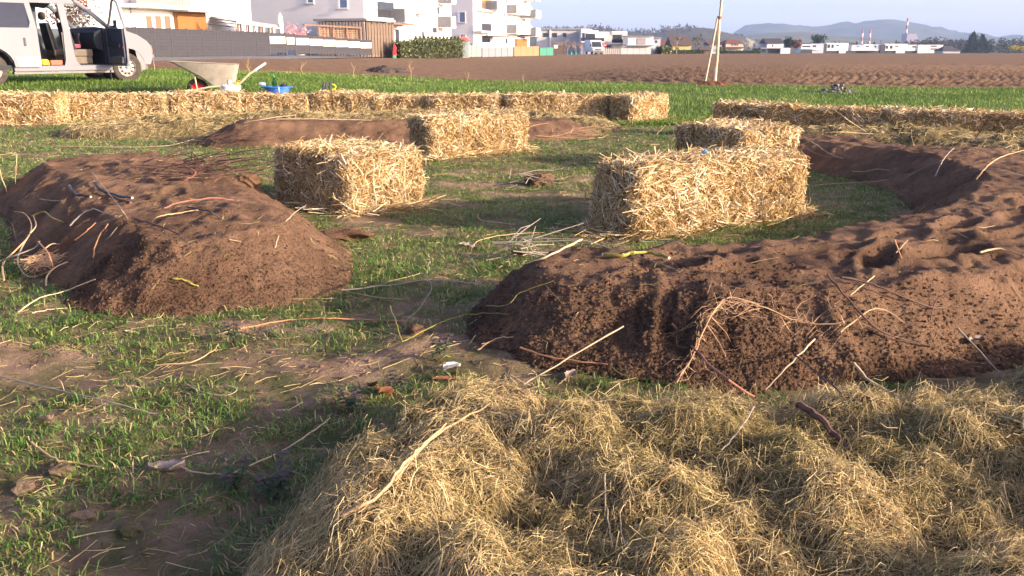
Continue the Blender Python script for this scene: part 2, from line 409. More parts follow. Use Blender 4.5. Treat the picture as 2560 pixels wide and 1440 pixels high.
# road along the fences and its pale kerb
RN = [(-300,163),(250,158),(372,155.3),(745,149),(1000,142.8),(1300,139.3),(1600,136.3)]
RF = [(-300,150),(250,146.5),(372,145),(745,139.6),(1000,136.8),(1300,135.6),(1600,135.0)]
V = []; F = []
for a, b in zip(RN, RF):
    p, q = hit(*a), hit(*b)
    for k in range(5):
        w = p.lerp(q, k/4); V.append((w.x, w.y, float(T(w.x, w.y))+.05+.02*math.sin(k/4*math.pi)))
for r in range(len(RN)-1):
    for k in range(4): F.append((r*5+k, r*5+k+1, (r+1)*5+k+1, (r+1)*5+k))
structure(mesh_np('road', V, [np.array(F)], M_ASPH))
M_KERB = mat('kerb_concrete', (.55,.52,.48), .9)
kb = MB(); pts = [hit(x, y-.3) for x, y in RF[3:]]
for a, b in zip(pts[:-1], pts[1:]):
    n = Vector((-(b-a).y, (b-a).x, 0)).normalized()*.12
    for q0, q1 in [(a, b)]:
        z0, z1 = float(T(a.x, a.y))+.02, float(T(b.x, b.y))+.02
        kb.add([(a.x-n.x,a.y-n.y,z0),(b.x-n.x,b.y-n.y,z1),(b.x+n.x,b.y+n.y,z1),(a.x+n.x,a.y+n.y,z0),
                (a.x-n.x,a.y-n.y,z0+.09),(b.x-n.x,b.y-n.y,z1+.09),(b.x+n.x,b.y+n.y,z1+.09),(a.x+n.x,a.y+n.y,z0+.09)],
               [(3,2,1,0),(4,5,6,7),(0,1,5,4),(1,2,6,5),(2,3,7,6),(3,0,4,7)])
structure(kb.build('kerb', M_KERB))

# ------------------------------------------------------------------ hills
def hills(name, prof, r0, width, m, seed, rough=1.0, n=320, back=1.0):
    """a wooded ridge: prof = crest height seen at image column; the ridge is a real body r0..r0+2*width metres out"""
    px = np.linspace(-1600, 4200, n); cy = np.interp(px, [p[0] for p in prof], [p[1] for p in prof])
    rr = np.linspace(-1, 1, 36); V = []
    for j, c in enumerate(px):
        a = (c-1280)/FPX; dx, dy = a, CP; L = math.hypot(dx, dy); dx /= L; dy /= L
        R = r0+width
        base = float(T(0, R*dy))-4
        crest = EYE+(YH-cy[j])/FPX*R*dy/ (CP*CP)
        for q in rr:
            r = R+q*width
            sh = (1-q*q)**1.2 if q < 0 else (1-q*q)
            V.append((dx*r, dy*r, base+(crest-base)*max(sh, 0)))
    V = np.array(V).reshape(n, 36, 3)
    fl = np.clip((V[...,2]-V[:,:1,2])/60, 0, 1)
    V[...,2] += rough*fl*(fbm(V[...,0]/90, V[...,1]/90, seed, 4)*26+np.abs(fbm(V[...,0]/16, V[...,1]/16, seed+3, 2))*9)-rough*fl*4
    i = np.arange(n*36).reshape(n, 36)
    return structure(mesh_np(name, V.reshape(-1, 3), [np.stack([i[:-1,:-1], i[:-1,1:], i[1:,1:], i[1:,:-1]], -1).reshape(-1, 4)], m))
M_FOREST = mat_soil('far_forest', [(.3,(.025,.04,.022)),(.5,(.05,.06,.035)),(.7,(.09,.08,.055))], .012, .9, .05)
M_FOREST2 = mat_soil('near_forest_ridge', [(.3,(.03,.04,.025)),(.5,(.07,.065,.045)),(.7,(.12,.10,.075))], .03, .9, .1)
M_MEADOW = mat_soil('hill_meadow', [(.35,(.05,.055,.03)),(.5,(.11,.115,.06)),(.7,(.14,.145,.075))], .008, .6, .05)
hills('far_hills', [(-1600,60),(600,90),(1400,100),(1760,100),(1795,90),(1815,77),(1835,71),(1860,69.5),(1940,71),(1990,75),(2030,69.5),(2065,67.5),(2130,63.5),(2165,63.5),(2200,67),(2235,75),(2265,78),(2330,87),(2400,93),(2450,96),(2560,99),(3000,90),(4200,80)], 3300, 700, M_FOREST, 200, 1.0)
hills('meadow_hill', [(-1600,118),(1500,110),(1760,96),(1830,90),(1880,86),(1940,84.5),(2000,88),(2060,95),(2120,101),(2300,106),(2560,110),(4200,112)], 1900, 400, M_MEADOW, 210, .25)
hills('wooded_ridge', [(-1600,70),(900,72),(1380,78),(1470,76),(1500,75),(1540,80),(1600,84),(1625,84),(1650,78),(1690,75),(1720,74),(1745,78),(1775,86),(1800,92),(1850,100),(1950,108),(2200,114),(4200,116)], 1150, 230, M_FOREST2, 220, .45)

# ------------------------------------------------------------------ soil mounds and hay beds
def bed(name, fld, m, parent, thr=.004):
    gx, gy = np.meshgrid(fld.X, fld.Y); h = fld.h; n, k = h.shape
    keep = h > thr
    cell = keep[:-1,:-1] | keep[:-1,1:] | keep[1:,1:] | keep[1:,:-1]
    i = np.arange(n*k).reshape(n, k)
    Q = np.stack([i[:-1,:-1], i[:-1,1:], i[1:,1:], i[1:,:-1]], -1)[cell]
    used, inv = np.unique(Q, return_inverse=True)
    z = G(gx, gy)+np.where(keep, h, -.03)
    V = np.stack([gx, gy, z], -1).reshape(-1, 3)[used]
    return mesh_np(name, V, [inv.reshape(-1, 4)], m, parent, smooth=True)
def clods(name, fld, n, smin, smax, m, parent, seed):
    r = np.random.default_rng(seed); gx, gy = np.meshgrid(fld.X, fld.Y)
    g = np.gradient(fld.h, fld.st); sl = np.hypot(*g)
    w = (fld.h > .004)*(.05+np.clip(sl, 0, 1.2)**1.5)*(1.6-np.clip(fld.h/.3, 0, 1))*np.where(fld.h < .07, 2.5, 1)
    if seed == 302: w = w*(.12+3.0*np.exp(-((gx-.55)/.55)**2-((gy-3.15)/.45)**2)+.5*np.exp(-((gx-1.6)/.9)**2-((gy-3.1)/.3)**2))
    if seed == 300: w = w*(.15+2.5*np.exp(-((gx+1.75)/.35)**2-((gy-3.95)/.3)**2)+1.2*np.exp(-((gx+1.1)/.4)**2-((gy-4.1)/.25)**2))
    w = w.ravel(); w /= w.sum()
    id = r.choice(len(w), n, p=w)
    x = gx.ravel()[id]+r.uniform(-.5,.5,n)*fld.st; y = gy.ravel()[id]+r.uniform(-.5,.5,n)*fld.st
    s = smin+(smax-smin)*r.random(n)**2.6
    z = G(x, y)+fld(x, y)+s*.05
    O = np.array([(1,0,0),(-1,0,0),(0,1,0),(0,-1,0),(0,0,1),(0,0,-1)], float)
    V = O[None]*(s[:,None,None])*r.uniform(.55,1.25,(n,6,1))*np.array([1,1,.75])
    ang = r.uniform(0,6.28,n); c, si = np.cos(ang)[:,None], np.sin(ang)[:,None]
    til = r.uniform(-.8,.8,n)[:,None]; ct, st2 = np.cos(til), np.sin(til)
    X = V[...,0]*c-V[...,1]*si; Y = V[...,0]*si+V[...,1]*c; Z = V[...,2]
    Y, Z = Y*ct-Z*st2, Y*st2+Z*ct
    V = np.stack([X+x[:,None], Y+y[:,None], Z+z[:,None]], -1).reshape(-1, 3)
    tri = np.array([(0,2,4),(2,1,4),(1,3,4),(3,0,4)])
    F = (np.arange(n)[:,None,None]*6+tri[None]).reshape(-1, 3)
    return stuff(mesh_np(name, V, [F], m, parent))
SOIL_LAB = ['flat-topped dark soil mound at left with cut branches lying on it', 'long low dark soil mound behind the standing straw bales',
            'large curved dark soil mound at right marked with footprints and vine cuttings']
for k in range(3):
    p = empty('soil_mound', (SOIL[k][0][0], SOIL[k][0][1], 0), 0, SOIL_LAB[k], 'soil mound', 'soil beds of the round garden')
    b = bed('soil_bed', FS[k], M_MOUND, p); c = clods('soil_clods', FS[k], [15000,1500,30000][k], [.003,.005,.0035][k], [.011,.018,.013][k], M_MOUND, p, 300+k)
    for o in (b, c): o.location = (-SOIL[k][0][0], -SOIL[k][0][1], 0)

def strands(name, P, D, L, Wd, rnd, m, parent=None, seg=3, H=None, lift=None, curl=None, seed=0, loc=None, off=0):
    """flat bent ribbons: start P (n,3), horizontal heading D (n), length L, width Wd; they follow the surface H when given"""
    r = np.random.default_rng(seed); n = len(P); pts = np.zeros((n, seg+1, 3)); cur = P.copy(); hd = D.copy()
    cu = r.normal(0, .5, n) if curl is None else curl
    pts[:, 0] = cur; st = (L/seg)
    for s in range(1, seg+1):
        cur = cur.copy(); cur[:,0] += np.cos(hd)*st; cur[:,1] += np.sin(hd)*st; hd = hd+cu*r.uniform(.6,1.4,n)
        pts[:, s] = cur
    if H is not None:
        for s in range(seg+1):
            pts[:, s, 2] = H(pts[:, s, 0], pts[:, s, 1])+lift[:, s]
    tan = np.gradient(pts, axis=1); tan /= np.linalg.norm(tan, axis=2, keepdims=True)+1e-9
    rv = r.normal(0, 1, (n, 1, 3)); rv[..., 2] *= .5
    side = np.cross(tan, np.broadcast_to(rv, tan.shape)); side /= np.linalg.norm(side, axis=2, keepdims=True)+1e-9
    w = (Wd/2)[:, None, None]*np.linspace(1, .55, seg+1)[None, :, None]
    V = np.stack([pts-side*w, pts+side*w], 2).reshape(-1, 3)
    b = np.arange(n)[:, None]*(2*(seg+1)); F = []
    for s in range(seg): F.append(np.concatenate([b+2*s, b+2*s+1, b+2*s+3, b+2*s+2], 1))
    o = mesh_np(name, V, [np.concatenate(F)], m, parent, rnd=np.repeat(rnd, 2*(seg+1)))
    if loc is not None: o.location = loc
    return stuff(o)
M_HAY = mat_ramp('hay_strand', [(0,(.16,.15,.045)),(.16,(.27,.225,.09)),(.42,(.42,.33,.155)),(.7,(.56,.44,.225)),(.92,(.73,.60,.36)),(1,(.38,.21,.09))], .75, .18)
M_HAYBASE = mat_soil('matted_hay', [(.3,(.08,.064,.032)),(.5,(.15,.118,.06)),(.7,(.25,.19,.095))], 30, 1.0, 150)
HAY_LAB = ['thick bed of dry lumpy hay filling the right foreground', 'long bed of dry hay in front of the back row of bales', 'bed of dry hay at right behind the soil mound']
for k in range(3):
    o = (HAY[k][0][0], HAY[k][0][1], 0); off = (-o[0], -o[1], 0)
    p = empty('hay_bed', o, 0, HAY_LAB[k], 'hay bed', 'hay rings of the round garden')
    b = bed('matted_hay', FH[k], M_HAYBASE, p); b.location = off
    fld = FH[k]; r = np.random.default_rng(400+k); n = [156000, 22000, 13000][k]
    gx, gy = np.meshgrid(fld.X, fld.Y); w = (fld.h > .012).ravel().astype(float)
    if k == 0: w *= ((gy.ravel() > 1.0) & (gx.ravel() < 3.3))*np.where(gx.ravel() > 2.0, .4, 1)*np.clip(2.2/gy.ravel(), .6, 1.6)
    g = np.gradient(fld.h, fld.st); w *= (1+np.hypot(*g)).ravel()
    w /= w.sum(); id = r.choice(len(w), n, p=w)
    P = np.stack([gx.ravel()[id]+r.uniform(-1,1,n)*fld.st, gy.ravel()[id]+r.uniform(-1,1,n)*fld.st, np.zeros(n)], 1)
    sc = 1.0 if k == 0 else 1.7
    D = r.uniform(0, 6.283, n)
    L = r.gamma(3.0, .0125, n)*sc; L = np.clip(L, .015, .2)
    Wd = r.uniform(.0008, .0019, n)*(1 if k == 0 else 3.0)
    lift = (r.exponential(.009, n)*sc)[:, None]*r.uniform(.2, 1.5, (n, 4))+.001
    stray = r.random(n) < .025
    lift[stray] += np.linspace(0, 1, 4)[None]*r.uniform(.01, .06, (stray.sum(), 1))*sc
    rn = np.clip(.5+fbm(P[:,0]*3, P[:,1]*3, 420+k, 3)*.4+r.normal(0, .22, n), 0, 1)
    seg = 2 if k == 0 else 1
    s = strands('hay_strands', P, D, L, Wd, rn, M_HAY, p, seg, (lambda x, y, f=fld: G(x, y)+f(x, y)), lift[:, :seg+1], r.normal(0, 1.0, n), 430+k, off)
# ------------------------------------------------------------------ straw bales
M_STRAW = mat_ramp('straw', [(0,(.12,.07,.028)),(.16,(.29,.18,.068)),(.42,(.49,.34,.145)),(.68,(.62,.47,.245)),(.88,(.75,.63,.42)),(1,(.85,.77,.59))], .55, .12, .35)
M_CORE = mat_soil('packed_straw', [(.3,(.17,.10,.038)),(.5,(.33,.21,.085)),(.7,(.48,.33,.14))], 45, 1.0, 120)
M_TWINE = mat('bale_twine', (.62,.60,.52), .7)
M_BLUE = mat('blue_twine', (.03,.22,.62), .5)
def cube_pts(n):
    a = np.linspace(-1, 1, n); A, B = np.meshgrid(a, a); o = np.ones_like(A); out = []; F = []
    for k, (X, Y, Z) in enumerate([(A,B,o),(A,-B,-o),(o,A,B),(-o,-A,B),(-A,o,B),(A,-o,B)]):
        b = k*n*n; i = b+np.arange(n*n).reshape(n, n); out.append(np.stack([X,Y,Z], -1).reshape(-1, 3))
        F.append(np.stack([i[:-1,:-1], i[:-1,1:], i[1:,1:], i[1:,:-1]], -1).reshape(-1, 4))
    return np.concatenate(out), np.concatenate(F)
def bale_shape(p, L, Wd, H, seed, warp=None, e=12):
    r = (np.abs(p)**e).sum(-1)**(-1/e); q = p*r[..., None]
    x, y, z = q[...,0]*L/2, q[...,1]*Wd/2, q[...,2]*H/2
    nx = fbm(y*6+3, z*6, seed, 3)*.035; ny = fbm(x*5, z*6+9, seed+1, 3)*.045; nz = fbm(x*5, y*6, seed+2, 3)*.03
    fl = .012*np.abs(np.sin(x/ .11*math.pi/2+seed))         # the pressed flakes along the bale
    groove = .018*(np.exp(-((x-L*.2)/.02)**2)+np.exp(-((x+L*.2)/.02)**2))
    x = x+nx*np.abs(q[...,0])**3; y = y+(ny-np.sign(q[...,1])*(fl+0*groove))*np.abs(q[...,1])**3; z2 = z+(nz-groove)*np.clip(q[...,2], 0, 1)**3
    out = np.stack([x, y, z2+H/2], -1); out[..., 2] = np.maximum(out[..., 2], .0)
    return warp(out) if warp else out
def make_bale(loc, rz, L, Wd, H, n, sw, seed, label, group, warp=None, up=220, core_n=26, twine=True, name='straw_bale'):
    r = np.random.default_rng(seed)
    root = empty(name, loc, rz, label, 'straw bale', group)
    P, F = cube_pts(core_n); S = bale_shape(P, L, Wd, H, seed, warp)
    mesh_np('packed_straw', S, [F], M_CORE, root, smooth=True)
    ar = np.array([L*Wd, .05*L*Wd, Wd*H, Wd*H, L*H, L*H]); ar[0] *= 1.0; f = r.choice(6, n, p=ar/ar.sum())
    a, b = r.uniform(-1, 1, n), r.uniform(-1, 1, n); o = np.ones(n); p = np.zeros((n, 3))
    tab = [(a,b,o),(a,b,-o),(o,a,b),(-o,a,b),(a,o,b),(a,-o,b)]
    for k in range(6):
        m = f == k; p[m] = np.stack([t[m] for t in tab[k]], 1)
    e = 1e-2; s0 = bale_shape(p, L, Wd, H, seed, warp)
    # tangent frame by differences
    ua = np.array([(1,0,0),(1,0,0),(0,1,0),(0,1,0),(1,0,0),(1,0,0)], float)[f]; ub = np.array([(0,1,0),(0,1,0),(0,0,1),(0,0,1),(0,0,1),(0,0,1)], float)[f]
    ta = bale_shape(p+ua*e, L, Wd, H, seed, warp)-s0; tb = bale_shape(p+ub*e, L, Wd, H, seed, warp)-s0
    ta /= np.linalg.norm(ta, axis=1, keepdims=True)+1e-9; tb /= np.linalg.norm(tb, axis=1, keepdims=True)+1e-9
    nr = np.cross(ta, tb); fn = np.array([(0,0,1),(0,0,-1),(1,0,0),(-1,0,0),(0,1,0),(0,-1,0)], float)[f]
    nr *= np.sign((nr*fn).sum(1))[:, None]; nr /= np.linalg.norm(nr, axis=1, keepdims=True)+1e-9
    th = r.uniform(0, 2*math.pi, n)+0
    swirl = fbm(p[:,0]*3, p[:,2]*3+p[:,1]*2, seed+9, 2)*3; th = np.where(r.random(n) < .6, swirl+r.normal(0, .6, n), th)
    tilt = np.where(r.random(n) < .12, r.uniform(.3, 1.2, n), r.normal(.05, .12, n))
    d = (ta*np.cos(th)[:,None]+tb*np.sin(th)[:,None])*np.cos(tilt)[:,None]+nr*np.sin(np.abs(tilt))[:,None]
    Ls = np.clip(r.gamma(3.6, .018, n), .018, .2); Ls = np.where(np.abs(tilt) > .3, Ls*.6, Ls)
    off = r.exponential(.008, n)+.001
    c = s0+nr*off[:, None]
    p0 = c-d*(Ls*np.where(np.abs(tilt) > .3, .1, .5))[:,None]; p2 = c+d*(Ls*np.where(np.abs(tilt) > .3, .9, .5))[:,None]; p1 = (p0+p2)/2+nr*(r.uniform(-.003,.008,n))[:,None]
    # long loose straws standing out at the top edges
    k = up; th = r.uniform(0, 6.28, k); el = r.uniform(.02, .6, k)
    q = np.stack([r.uniform(-1,1,k), r.uniform(-1,1,k), np.ones(k)], 1); b0 = bale_shape(q, L, Wd, H, seed, warp)
    dd = np.stack([np.cos(th)*np.cos(el), np.sin(th)*np.cos(el), np.sin(el)], 1); l2 = r.uniform(.04, .15, k)[:, None]
    p0 = np.concatenate([p0, b0]); p1 = np.concatenate([p1, b0+dd*l2*.55+np.array([0,0,.004])]); p2 = np.concatenate([p2, b0+dd*l2])
    # straws slid down around the foot
    k2 = n//14; th = r.uniform(0, 6.28, k2); q = np.stack([np.cos(th), np.sin(th), 0*th], 1); q[:, :2] /= np.abs(q[:, :2]).max(1)[:, None]; q[:, 2] = -.9
    b0 = bale_shape(q, L, Wd, H, seed, warp); cen = b0.copy(); cen[:, 2] = 0
    b0[:, :2] *= (1+r.exponential(.10, k2))[:, None]; b0[:, 2] = r.uniform(.002, .05, k2)
    th = r.uniform(0, 6.28, k2); dd = np.stack([np.cos(th), np.sin(th), r.uniform(-.1, .35, k2)], 1)*r.uniform(.05,.16,k2)[:, None]
    p0 = np.concatenate([p0, b0]); p1 = np.concatenate([p1, b0+dd*.5]); p2 = np.concatenate([p2, b0+dd])
    p0[:, 2] = np.maximum(p0[:, 2], -.01); p2[:, 2] = np.maximum(p2[:, 2], -.01)
    N = len(p0); t = p2-p0; t /= np.linalg.norm(t, axis=1, keepdims=True)+1e-9
    sd = np.cross(t, r.normal(0, 1, (N, 3))); sd /= np.linalg.norm(sd, axis=1, keepdims=True)+1e-9
    w = sw*r.uniform(.5, 1.5, N)[:, None]/2
    V = np.stack([p0-sd*w, p0+sd*w, p1-sd*w, p1+sd*w, p2-sd*w*.8, p2+sd*w*.8], 1).reshape(-1, 3)
    bi = np.arange(N)[:, None]*6; Fq = np.concatenate([np.concatenate([bi, bi+1, bi+3, bi+2], 1), np.concatenate([bi+2, bi+3, bi+5, bi+4], 1)])
    rn = np.clip(.52+r.normal(0, .27, N)+.3*np.concatenate([fbm(p[:,0]*2+p[:,1], p[:,2]*2, seed+5, 2), np.zeros(N-n)]), 0, 1)
    stuff(mesh_np('loose_straw', V, [Fq], M_STRAW, root, rnd=np.repeat(rn, 6)))
    if twine:
        for x0 in (-L*.2, L*.2):
            pts = []
            for tt in np.linspace(0, 2*math.pi, 41):
                y, z = math.cos(tt), math.sin(tt); mx = max(abs(y), abs(z)); pts.append((x0/(L/2), y/mx, z/mx))
            S = bale_shape(np.array(pts), L, Wd, H, seed, warp); S[:, 1] *= 1.05; S[:, 2] = (S[:, 2]-H/2)*1.05+H/2
            MB().tube([tuple(s) for s in S], .0036, 4, False).build('twine', M_TWINE, root)
    return root
def put_bale(p0, p1, Wd, H, side=1, **k):
    """bale with its visible bottom edge from p0 to p1; body lies to the left of p0->p1"""
    d = Vector((p1[0]-p0[0], p1[1]-p0[1])); L = d.length; n = Vector((-d.y, d.x))/L
    c = Vector((p0[0]+p1[0], p0[1]+p1[1]))/2+n*Wd/2
    return make_bale((c.x, c.y, float(G(c.x, c.y))-.01), math.atan2(d.y, d.x), L, Wd, H, **k)
def warpB(S):
    S = S.copy(); x, y = S[...,0].copy(), S[...,1].copy()
    cut = np.clip((-x)-(y+.05)*1.0-.28, 0, 1)      # knocked-off near left corner
    S[...,0] += cut*.5; S[...,1] += cut*.5
    S[...,0] += .03*np.sin(S[...,2]*7); return S
GN = 'bales standing loose in the middle of the garden'
bA = put_bale((.76,5.27), (2.05,6.04), .47, .45, n=22000, sw=.0043, seed=1, label='large golden straw bale standing nearest at right, blue twine end on top', group=GN, up=420)
tw = MB(); tw.tube([(0.02,.06,.455),(.03,.05,.48),(.06,.06,.495),(.055,.075,.47)], .007, 5); tw.tube([(.03,.05,.48),(.01,.02,.5),(-.01,.03,.475)], .006, 5); tw.build('twine_end', M_BLUE, bA)
bB = put_bale((-1.14,6.12), (-.66,6.64), .94, .42, n=19000, sw=.0044, seed=2, label='short ragged straw bale at left with bright right side and grey left side', group=GN, up=420, warp=None)
bC = put_bale((-.84,9.25), (.2,10.0), .5, .43, n=13000, sw=.0056, seed=3, label='straw bale in the middle behind the ragged left bale', group=GN, up=300)
bD = put_bale((2.12,8.12), (2.8,8.62), .88, .42, n=12000, sw=.0056, seed=4, label='straw bale right behind the large nearest bale, its left face in shade', group=GN, up=260)
# the two outer rows share a few bale shapes
protos = []
def row_bale(loc, rz, k, label, group, sz=(1, 1, 1)):
    if len(protos) <= k:
        o = make_bale(loc, rz, 1.06, .46, .42, n=6000, sw=.0078, seed=20+k, label=label, group=group, up=150, core_n=14, twine=False); protos.append(o)
    else:
        o = copy_tree(protos[k]); o.location = loc; o.rotation_euler = (0, 0, rz); tag(o, label, 'straw bale', group)
    o.scale = sz; return o
ORD = ['first','second','third','fourth','fifth','sixth','seventh','eighth','ninth','tenth','eleventh']
r = random.Random(5)
PL = [(-8.3,14.2),(-4,14.72),(0,14.5),(2.9,14.75)]
def on_path(P, s):
    for a, b in zip(P[:-1], P[1:]):
        l = math.hypot(b[0]-a[0], b[1]-a[1])
        if s <= l: return (a[0]+(b[0]-a[0])*s/l, a[1]+(b[1]-a[1])*s/l, math.atan2(b[1]-a[1], b[0]-a[0]))
        s -= l
    return (b[0], b[1], math.atan2(b[1]-a[1], b[0]-a[0]))
k = 0; s = .0
row_bale((-7.45,13.62,-.01), .10, 0, 'tall straw bale at the far left, set in front of the back row', 'bales of the back left row', (1.12,1.1,1.1))
while s < 10.0:
    x, y, a = on_path(PL, s); q = .92+.2*r.random()
    row_bale((x, y+r.uniform(-.05,.05), float(T(x, y))-.015), a+r.uniform(-.05,.05)+(math.pi if r.random() < .5 else 0), k % 4 if k < 4 else r.randrange(4),
             f'{ORD[k]} bale from the left in the long back row of straw bales', 'bales of the back left row', (q, 1, r.uniform(.93,1.06)))
    s += 1.06*q*.985; k += 1
row_bale((2.05,14.45,-.01), math.radians(48), 1, 'straw bale turned askew at the right end of the back row', 'bales of the back left row', (.95,1.02,1.0))
PR = [(2.82,12.15),(6.1,10.6),(8.6,9.3)]; k = 0; s = .5
while s < 5.8:
    x, y, a = on_path(PR, s); q = .95+.12*r.random()
    row_bale((x, y+r.uniform(-.04,.04), -.01), a+r.uniform(-.05,.05), r.randrange(4), f'{ORD[k]} bale from the left in the shaded bale row at right', 'bales of the right row', (q, 1, r.uniform(.92,1.02)))
    s += 1.06*q*.985; k += 1

# ------------------------------------------------------------------ grass
M_GRASS = mat_ramp('grass_blade', [(0,(.035,.095,.018)),(.3,(.08,.18,.03)),(.6,(.135,.24,.045)),(.82,(.22,.28,.07)),(.92,(.36,.32,.13)),(1,(.48,.40,.2))], .5, .3, .35)
M_WHEAT = mat_ramp('wheat_blade', [(0,(.07,.13,.018)),(.5,(.125,.215,.035)),(.85,(.19,.28,.055)),(1,(.30,.32,.10))], .5, .3, .3)
def blades(name, P, h, w, az, lean, rnd, m, parent=None, seg=2, seed=0):
    n = len(P); r = np.random.default_rng(seed)
    d = np.stack([np.cos(az), np.sin(az), 0*az], 1); up = np.array([0, 0, 1.0])
    sa = az+math.pi/2+r.normal(0, .7, n); sd = np.stack([np.cos(sa), np.sin(sa), 0*sa], 1)*(w/2)[:, None]
    sl, cl = np.sin(lean)[:, None], np.cos(lean)[:, None]; H = h[:, None]
    tip = P+d*H*sl+up*H*cl*.75
    if seg == 1:
        V = np.stack([P-sd, P+sd, tip], 1).reshape(-1, 3); F = [np.arange(3*n).reshape(-1, 3)]
        return mesh_np(name, V, F, m, parent, rnd=np.repeat(rnd, 3))
    mid = P+d*H*sl*.35+up*H*cl*.62
    V = np.stack([P-sd, P+sd, mid-sd*.9, mid+sd*.9, tip], 1).reshape(-1, 3); b = np.arange(n)[:, None]*5
    return mesh_np(name, V, [np.concatenate([b, b+1, b+3, b+2], 1), np.concatenate([b+2, b+3, b+4], 1)], m, parent, rnd=np.repeat(rnd, 5))
def gdens(x, y):
    g = .46+fbm(x*.75, y*1.3, 501, 4)*.75+fbm(x*3.6, y*4.2, 502, 3)*1.0
    near = sst(y, 5.5, 3.0); g = g*(1-.10*near)+.02*near+.18*sst(y, 5, 8)
    track = np.exp(-((y-7.5-.12*x)/.45)**2)*.30+np.exp(-((y-5.05-.05*x)/.25)**2)*.10+np.exp(-((y-9.9)/.5)**2)*.2
    g = g-track
    for cx, cy, s, a in ((-.68,1.95,.2,.5),(-.45,2.1,.16,.4),(-.93,2.62,.13,.5),(-.72,2.33,.12,.4),(-1.05,2.1,.12,.4),(-.35,2.75,.15,.4),(-1.25,1.75,.15,.4)): g = g+a*np.exp(-((x-cx)**2+(y-cy)**2)/(s*s))
    return np.clip(g, 0, 1)
r = np.random.default_rng(61)
def sample_view(n, y0, y1, margin=.62, p=1.0):
    """ground points inside the wedge the photo shows, thinner with distance"""
    u = r.random(n); y = (y0**(2-p)+u*(y1**(2-p)-y0**(2-p)))**(1/(2-p)); x = r.uniform(-1, 1, n)*margin*(y+.6); return x, y
def tufts(name, nt, y0, y1, kb, hr, wr, spread, seed, p, thr=.42):
    x, y = sample_view(nt, y0, y1, p=p); g = gdens(x, y); c = cover(x, y)
    keep = (r.random(nt) < sst(g, thr-.2, thr+.3)) & (c < .012+.012*r.random(nt)); x, y, g = x[keep], y[keep], g[keep]
    k = r.integers(kb[0], kb[1], len(x)); X = np.repeat(x, k); Y = np.repeat(y, k); Gd = np.repeat(g, k); n = len(X)
    sz = np.repeat(r.uniform(.55, 1.35, len(x)), k); ts = np.repeat(r.normal(0, .16, len(x)), k)
    th = r.uniform(0, 6.283, n); rad = np.abs(r.normal(0, spread, n)); X = X+np.cos(th)*rad; Y = Y+np.sin(th)*rad
    h = r.uniform(*hr, n)*sz; w = r.uniform(*wr, n); lean = np.clip(np.abs(r.normal(1.05, .4, n)), .05, 1.52)
    P = np.stack([X, Y, G(X, Y)-.004], 1)
    rn = np.clip(.45+ts*1.3+r.normal(0, .16, n)+np.where(r.random(n) < .13, .42, 0)+fbm(X*.8, Y*.8, 77, 2)*.25, 0, 1)
    return stuff(tag(blades(name, P, h, w, th+r.normal(0, .5, n), lean, rn, M_GRASS, seg=2 if y0 < 4 else 1, seed=seed), 'short green grass growing in tufts over the garden soil', 'grass')), n
_, n1 = tufts('grass', 18500, 1.35, 4.6, (5, 17), (.016, .055), (.002, .0045), .026, 1, 1.0, .36)
_, n2 = tufts('grass', 40000, 4.4, 9.0, (6, 13), (.02, .06), (.0045, .0085), .045, 2, 1.0, .20)
_, n3 = tufts('grass', 20000, 8.8, 14.8, (6, 10), (.03, .07), (.009, .015), .06, 3, 1.0, .18)
# young wheat
n = 190000; y = 13.6+r.random(n)**1.35*22; x = r.uniform(-1, 1, n)*.64*(y+1)
k = (y < edge_y(x)-.1) & (cover(x, y) < .02); x, y = x[k], y[k]; n = len(x)
rowq = np.round((y+.18*x)/.16)*.16-.18*x; y = np.where(r.random(n) < .7, rowq+r.normal(0, .02, n), y)
P = np.stack([x, y, T(x, y)+.005], 1)
stuff(tag(blades('young_wheat', P, r.uniform(.05, .12, n), r.uniform(.012, .024, n)*(y/20), r.uniform(0, 6.28, n), np.abs(r.normal(.5, .35, n)),
       np.clip(.5+r.normal(0, .2, n)+fbm(x*.35, y*.6, 91, 3)*.5, 0, 1), M_WHEAT, seg=1, seed=9), 'bright green young wheat behind the straw bales', 'wheat'))
# dry litter lying flat: thatch, bits of straw
n = 22000; x, y = sample_view(n, 1.35, 12, p=1.1)
c = cover(x, y); kk = (c < .02) | (r.random(n) < .10); x, y = x[kk], y[kk]; n = len(x)
lift = r.exponential(.006, n)[:, None]*r.uniform(.3, 1.4, (n, 3))+.002
strands('straw_litter', np.stack([x, y, 0*x], 1), r.uniform(0, 6.28, n), np.clip(r.gamma(1.8, .028, n), .012, .3), r.uniform(.001, .0026, n)*(1+y/8), np.clip(r.normal(.28, .24, n), 0, 1), M_HAY, None, 2, HS, lift, r.normal(0, .25, n), 77)
tag(bpy.context.scene.objects['straw_litter'], 'scattered bits of dry straw lying over grass and soil', 'straw')
print('BLADES', n1, n2, n3)
